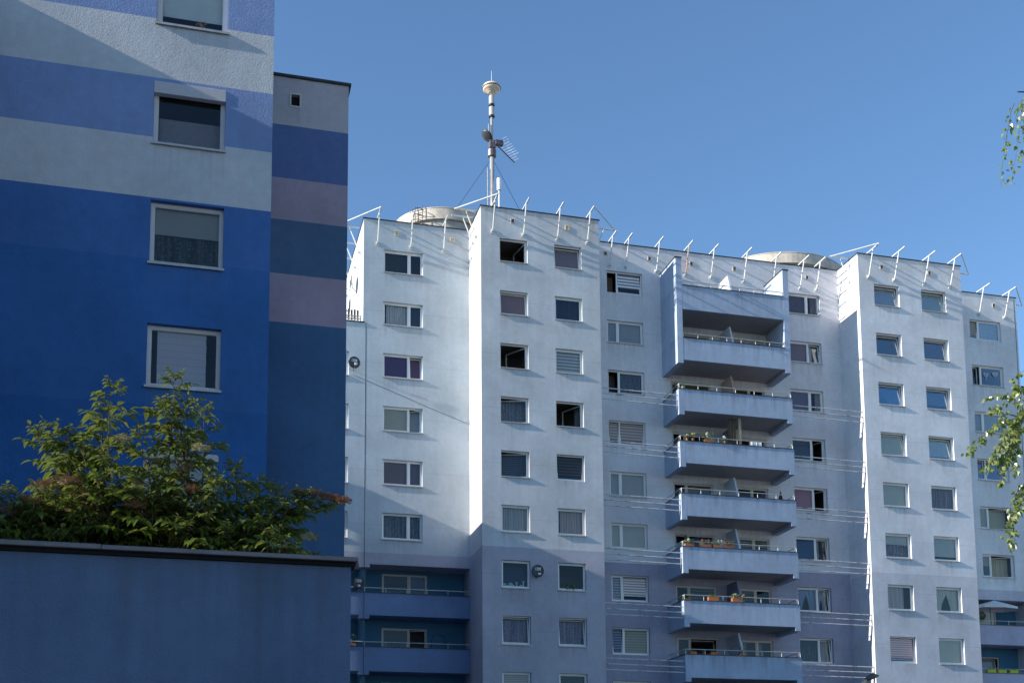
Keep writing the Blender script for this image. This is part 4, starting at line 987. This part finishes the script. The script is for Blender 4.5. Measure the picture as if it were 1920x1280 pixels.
# ------------------------------------------------------------------ elder shrub
SH = empty('elder_shrub', (-.4, 10.8, 3.3), 'dark green elder shrub with fading flower heads growing behind the low blue wall', 'shrub')
M_LEAF = leaf_mat('elder_leaf', (0.045, 0.078, 0.008), (0.12, 0.155, 0.015), (0.19, 0.21, 0.07), 0.27)
M_STEM = plain('elder_stem', (0.07, 0.06, 0.035), .8)
M_FLW = plain('fading_flowers', (0.40, 0.25, 0.18), .9, 0, .1, .3, 30)
M_FLC = plain('cream_flowers', (0.60, 0.56, 0.38), .9, 0, .1, .15, 30)
LF = MB(); ST = MB(); rs = random.Random(11)
def leaflet(m, p, d, s, rr, droop=.35, wid=.50):
    """pointed leaflet folded along its midrib, curling down at the tip"""
    d = d.normalized(); upv = Vector((0, 0, 1)) + Vector((rr.uniform(-.5, .5), rr.uniform(-.5, .5), 0))
    sd = d.cross(upv)
    if sd.length < .05: sd = Vector((1, 0, 0))
    sd.normalize(); nn = sd.cross(d).normalized()
    base = len(m.v); fold = rr.uniform(.15, .4)
    for t, wdt in ((.05, .12), (.32, 1.0), (.65, .82), (1.0, 0.03)):
        c = p + d * s * t - Vector((0, 0, 1)) * s * droop * t * t
        h = sd * s * wid * wdt * .5; u = nn * s * wid * wdt * .5 * fold
        m.v += [tuple(c - h + u), tuple(c), tuple(c + h + u)]
    for k in range(3):
        a = base + 3 * k; m.f.append((a, a + 1, a + 4, a + 3)); m.f.append((a + 1, a + 2, a + 5, a + 4))
def compound(m, st, p, d, L, rr):
    """pinnate leaf: stalk with two or three pairs and an end leaflet"""
    d = d.normalized(); e = p + d * L - Vector((0, 0, .22 * L)); st.tube([p, p + d * L * .5 - Vector((0, 0, .04 * L)), e], [.004, .003, .002], 4, False)
    sd = d.cross(Vector((0, 0, 1)));
    if sd.length < .05: sd = Vector((1, 0, 0))
    sd.normalize()
    for t in (.36, .60, .82):
        q = p + d * L * t - Vector((0, 0, .22 * L * t * t))
        for sg in (-1, 1): leaflet(m, q, d * .5 + sd * sg + Vector((0, 0, rr.uniform(-.1, .25))), L * rr.uniform(.40, .56), rr, rr.uniform(.3, 1.0))
    leaflet(m, e, d + Vector((0, 0, -.1)), L * rr.uniform(.46, .62), rr, rr.uniform(.3, .9))
def shoot(base, tip, rr, leaves, L=.28, start=.16, bow=.15):
    base = Vector(base); tip = Vector(tip); pts = []
    side_ = Vector((rr.uniform(-1, 1), rr.uniform(-1, 1), 0)) * bow
    for k in range(9):
        t = k / 8; pts.append(base.lerp(tip, t) + side_ * math.sin(t * math.pi) + Vector((0, 0, .10 * math.sin(t * math.pi))))
    ST.tube(pts, [.012 - .0095 * k / 8 for k in range(9)], 6)
    ph = rr.uniform(0, 6.28)
    for k in range(leaves):
        t = start + (1 - start) * (k + .5) / leaves; f = t * 8; i = min(7, int(f)); p = pts[i].lerp(pts[i + 1], f - i)
        for q in (0, math.pi):
            a = ph + k * 1.57 + q + rr.uniform(-.3, .3)
            upw = .15 + .55 * max(0, t - .6) / .4
            compound(LF, ST, p, Vector((math.cos(a), math.sin(a), rr.uniform(-.15, .25) + upw)), L * rr.uniform(.75, 1.15) * (1 - .35 * max(0, t - .75) / .25), rr)
    for q in range(3): a = ph + q * 2.1; compound(LF, ST, tip, Vector((math.cos(a) * .6, math.sin(a) * .6, 1)), L * .55, rr)
Y0 = 10.6
tips = [(-.22, 5.60, 7, -.30), (-.74, 5.43, 6, -.55), (-1.25, 5.10, 5, -.8), (.03, 5.42, 6, -.05), (-.11, 4.98, 5, -.3), (.30, 4.90, 5, .1), (.58, 4.76, 5, .2), (-1.57, 4.44, 5, -1.3), (-1.25, 4.62, 5, -1.0),
        (-.95, 4.85, 5, -.8), (-.50, 5.0, 6, -.5), (-.30, 4.80, 5, -.4), (.85, 4.55, 4, .3), (.12, 4.62, 5, 0), (-.72, 4.72, 5, -.7), (-1.1, 4.35, 5, -1.1), (-.55, 4.45, 5, -.6), (.45, 4.45, 5, .3), (.62, 4.2, 4, .45), (-1.65, 4.15, 4, -1.5), (-1.45, 4.02, 4, -1.35), (-1.02, 5.0, 4, -.8), (-.05, 5.2, 4, -.2), (-.85, 5.12, 4, -.6)]
for i, (x, z, n, bx) in enumerate(tips):
    y = Y0 + rs.uniform(-.35, .45); shoot((bx + rs.uniform(-.1, .1), 10.8 + rs.uniform(-.3, .3), 3.35), (x, y, z - .10), rs, n + 4, .235, .30)
for x, z, n in ((-.30, 5.35, 4), (-.12, 5.32, 4), (-.84, 5.28, 4), (-1.12, 4.98, 4), (-1.36, 4.98, 4), (.68, 4.62, 4), (.74, 4.45, 4), (.3, 4.7, 4)):
    shoot((x * .8 + rs.uniform(-.12, .12), 10.75 + rs.uniform(-.2, .25), z - .75), (x, Y0 + rs.uniform(-.25, .3), z - .05), rs, n + 2, .24, .3, .08)
for i in range(135):                                       # the dense lower body
    x = rs.uniform(-1.75, .72); h = 4.75 - .30 * abs(x + .45) ** 1.5
    shoot((x + rs.uniform(-.25, .25), 10.8 + rs.uniform(-.5, .4), 3.35), (x, 10.3 + rs.uniform(-.15, 1.0), rs.uniform(3.9, max(4.05, h - .15))), rs, 7, .24, .1)
shoot((.25, 10.7, 3.9), (1.22, 10.55, 4.47), rs, 14, .17, .25, .05); shoot((.4, 10.7, 3.8), (.98, 10.5, 4.50), rs, 10, .19, .25, .05)
for x, z in ((.62, 4.05), (.86, 4.0), (1.02, 3.98), (.75, 3.95)): shoot((x - .1, 10.6, 3.35), (x, 10.55, z), rs, 3, .13, .4)
ST.build('stems', M_STEM, SH, True); LF.build('foliage', M_LEAF, SH)
def umbel(x, y, z, r, mat, tilt=0):
    m = MB(); rr = random.Random(int(x * 1000 + z * 77)); b = Vector((x, y, z - r * .55))
    for k in range(58):
        a = rr.uniform(0, 6.28); q = r * 1.1 * math.sqrt(rr.random()); e = Vector((x + q * math.cos(a), y + q * math.sin(a), z + rr.uniform(-.02, .025) - q * .25 + tilt * q * math.cos(a)))
        m.tube([b, b.lerp(e, .55) + Vector((0, 0, .015)), e], .0014, 3, False)
        for _ in range(7):
            c = e + Vector((rr.uniform(-.014, .014), rr.uniform(-.014, .014), rr.uniform(-.006, .014))); s = .0075
            m.quad(c + Vector((s, 0, 0)), c + Vector((0, s, s * .4)), c - Vector((s, 0, 0)), c - Vector((0, s, -s * .4)))
    m.build('flower_head', mat, SH)
for x, z, r in ((-1.22, 4.43, .11), (-1.05, 4.47, .12), (-.92, 4.40, .10), (-1.32, 4.30, .10), (-.98, 4.28, .12), (-.80, 4.32, .11), (-.72, 4.22, .10), (-1.48, 4.22, .09), (-.45, 4.25, .10), (-.10, 4.68, .07), (-.50, 4.30, .09),
                (.86, 4.55, .06), (1.0, 4.54, .055), (1.10, 4.52, .05), (1.17, 4.50, .05), (1.23, 4.46, .06), (-1.62, 3.92, .08), (-.05, 4.45, .07)):
    umbel(x, 10.35 + random.uniform(-.1, .2), z, r, M_FLW)
for x, z, r in ((.01, 4.83, .075), (-.62, 4.86, .07), (.93, 4.10, .06), (.76, 4.02, .07), (-.47, 4.46, .07)): umbel(x, 10.32, z, r, M_FLC)

# ------------------------------------------------------------------ birch on the right
BT = empty('birch_tree', (9.9, 11.2, 0), 'birch with thin hanging leafy twigs entering at the right edge', 'tree')
M_BLEAF = leaf_mat('birch_leaf', (0.12, 0.19, 0.03), (0.21, 0.26, 0.06), (0.25, 0.29, 0.10), .35)
M_BARK = two_tone('birch_bark', (0.62, 0.60, 0.56), (0.06, 0.055, 0.05), 5, .55, .62, .8, 0, (1, 1, 4))
m = MB(); m.tube([(10.4, 11.3, 0), (10.38, 11.3, 3), (10.45, 11.35, 6), (10.4, 11.3, 9), (10.5, 11.3, 12.5)], [.17, .14, .11, .075, .02], 12); m.build('trunk', M_BARK, BT, True)
BL = MB(); BS = MB(); rb = random.Random(5)
def birch_leaf(p, rr):
    d = Vector((rr.uniform(-.6, .6), rr.uniform(-.6, .6), rr.uniform(-1, -.2))).normalized(); sd = d.cross(Vector((rr.uniform(-1, 1), rr.uniform(-1, 1), .2))).normalized(); s = rr.uniform(.046, .066)
    q = p + d * .018; b = len(BL.v); nn = sd.cross(d) * s * .12
    BL.v += [tuple(q), tuple(q + d * s * .35 + sd * s * .42 + nn), tuple(q + d * s * .3), tuple(q + d * s * .35 - sd * s * .42 + nn), tuple(q + d * s)]
    BL.f += [(b, b + 1, b + 2), (b, b + 2, b + 3), (b + 1, b + 4, b + 2), (b + 2, b + 4, b + 3)]
def twig(p0, p1, n, rr, sag=.1):
    p0, p1 = Vector(p0), Vector(p1); pts = []
    for k in range(8):
        t = k / 7; pts.append(p0.lerp(p1, t) + Vector((0, 0, sag * math.sin(t * math.pi))) + Vector((rr.uniform(-.015, .015), rr.uniform(-.015, .015), 0)))
    BS.tube(pts, [.0035 - .0022 * k / 7 for k in range(8)], 4, False)
    for _ in range(int(n * 2.3)):
        t = rr.random() ** .8; f = t * 7; i = min(6, int(f)); p = pts[i].lerp(pts[i + 1], f - i); birch_leaf(p + Vector((rr.uniform(-.03, .03), rr.uniform(-.03, .03), rr.uniform(-.02, .02))), rr)
BS.tube([(10.42, 11.3, 4.6), (9.6, 11.2, 5.75), (9.0, 11.1, 6.05), (8.6, 11.0, 6.05)], [.04, .025, .014, .006], 6)
BS.tube([(10.45, 11.3, 8.2), (9.8, 11.2, 9.6), (9.2, 11.1, 10.0), (8.95, 11, 9.9)], [.04, .025, .012, .006], 6)
for (x0, z0, x1, z1, n) in ((8.75, 6.05, 8.12, 5.60, 40), (8.7, 6.08, 8.25, 5.40, 46), (8.65, 6.05, 8.38, 5.45, 50), (8.85, 6.05, 8.50, 5.35, 46), (8.8, 6.0, 8.33, 5.22, 46), (8.9, 6.0, 8.62, 5.55, 34), (8.9, 6.1, 8.45, 6.32, 18), (8.95, 6.1, 8.62, 6.38, 18), (8.7, 6.1, 8.22, 6.0, 22), (8.95, 6.0, 8.7, 5.35, 36),
                            (8.95, 5.55, 8.58, 5.0, 30), (8.95, 5.5, 8.52, 4.72, 36), (8.98, 5.4, 8.60, 4.60, 36), (9.0, 5.6, 8.72, 4.95, 30), (9.05, 5.3, 8.7, 4.75, 26), (9.0, 9.85, 8.84, 8.86, 16), (9.02, 9.8, 8.90, 8.88, 18), (9.05, 9.85, 8.97, 9.02, 14), (9.06, 9.9, 8.96, 9.5, 8), (8.98, 6.4, 8.68, 6.25, 14), (8.98, 6.5, 8.75, 6.5, 8)):
    twig((x0, 11 + rb.uniform(-.25, .25), z0), (x1, 11 + rb.uniform(-.25, .25), z1), n, rb)
for k in range(60):                                       # the rest of the crown, beyond the frame
    a = rb.uniform(-2.0, 2.0); z = rb.uniform(5.5, 12.2); r = rb.uniform(.5, 1.5) * (1 - (z - 5) / 12); p = Vector((10.5 + r * math.cos(a), 11.3 + r * math.sin(a), z))
    BS.tube([(10.42, 11.3, z + .1), p], [.02, .006], 4, False); twig(p, p + Vector((rb.uniform(-.1, .3), rb.uniform(-.2, .2), -rb.uniform(.5, 1.1))), 26, rb)
BS.build('branches', M_COPEG if False else plain('birch_twig', (0.10, 0.07, 0.05), .8), BT); BL.build('leaves', M_BLEAF, BT)

# ------------------------------------------------------------------ street lamp
SL = empty('street_lamp', (14.3, 25, 0), 'old street lamp head just above the bottom edge, in front of the second bay', 'street lamp')
m = MB(); m.tube([(14.45, 25, 0), (14.45, 25, 4.2), (14.6, 25, 4.55), (15.1, 25, 4.88), (15.22, 25, 4.97)], [.07, .05, .045, .04, .04], 10); m.build('pole', M_RUST, SL, True)
m = MB(); m.tube([(15.18, 25, 4.95), (15.26, 25, 5.0), (15.38, 25, 5.05), (15.52, 25, 5.06)], [.045, .06, .07, .02], 10); m.build('lamp_head', plain('lamp_bronze', (0.10, 0.085, 0.07), .5, .3), SL, True)
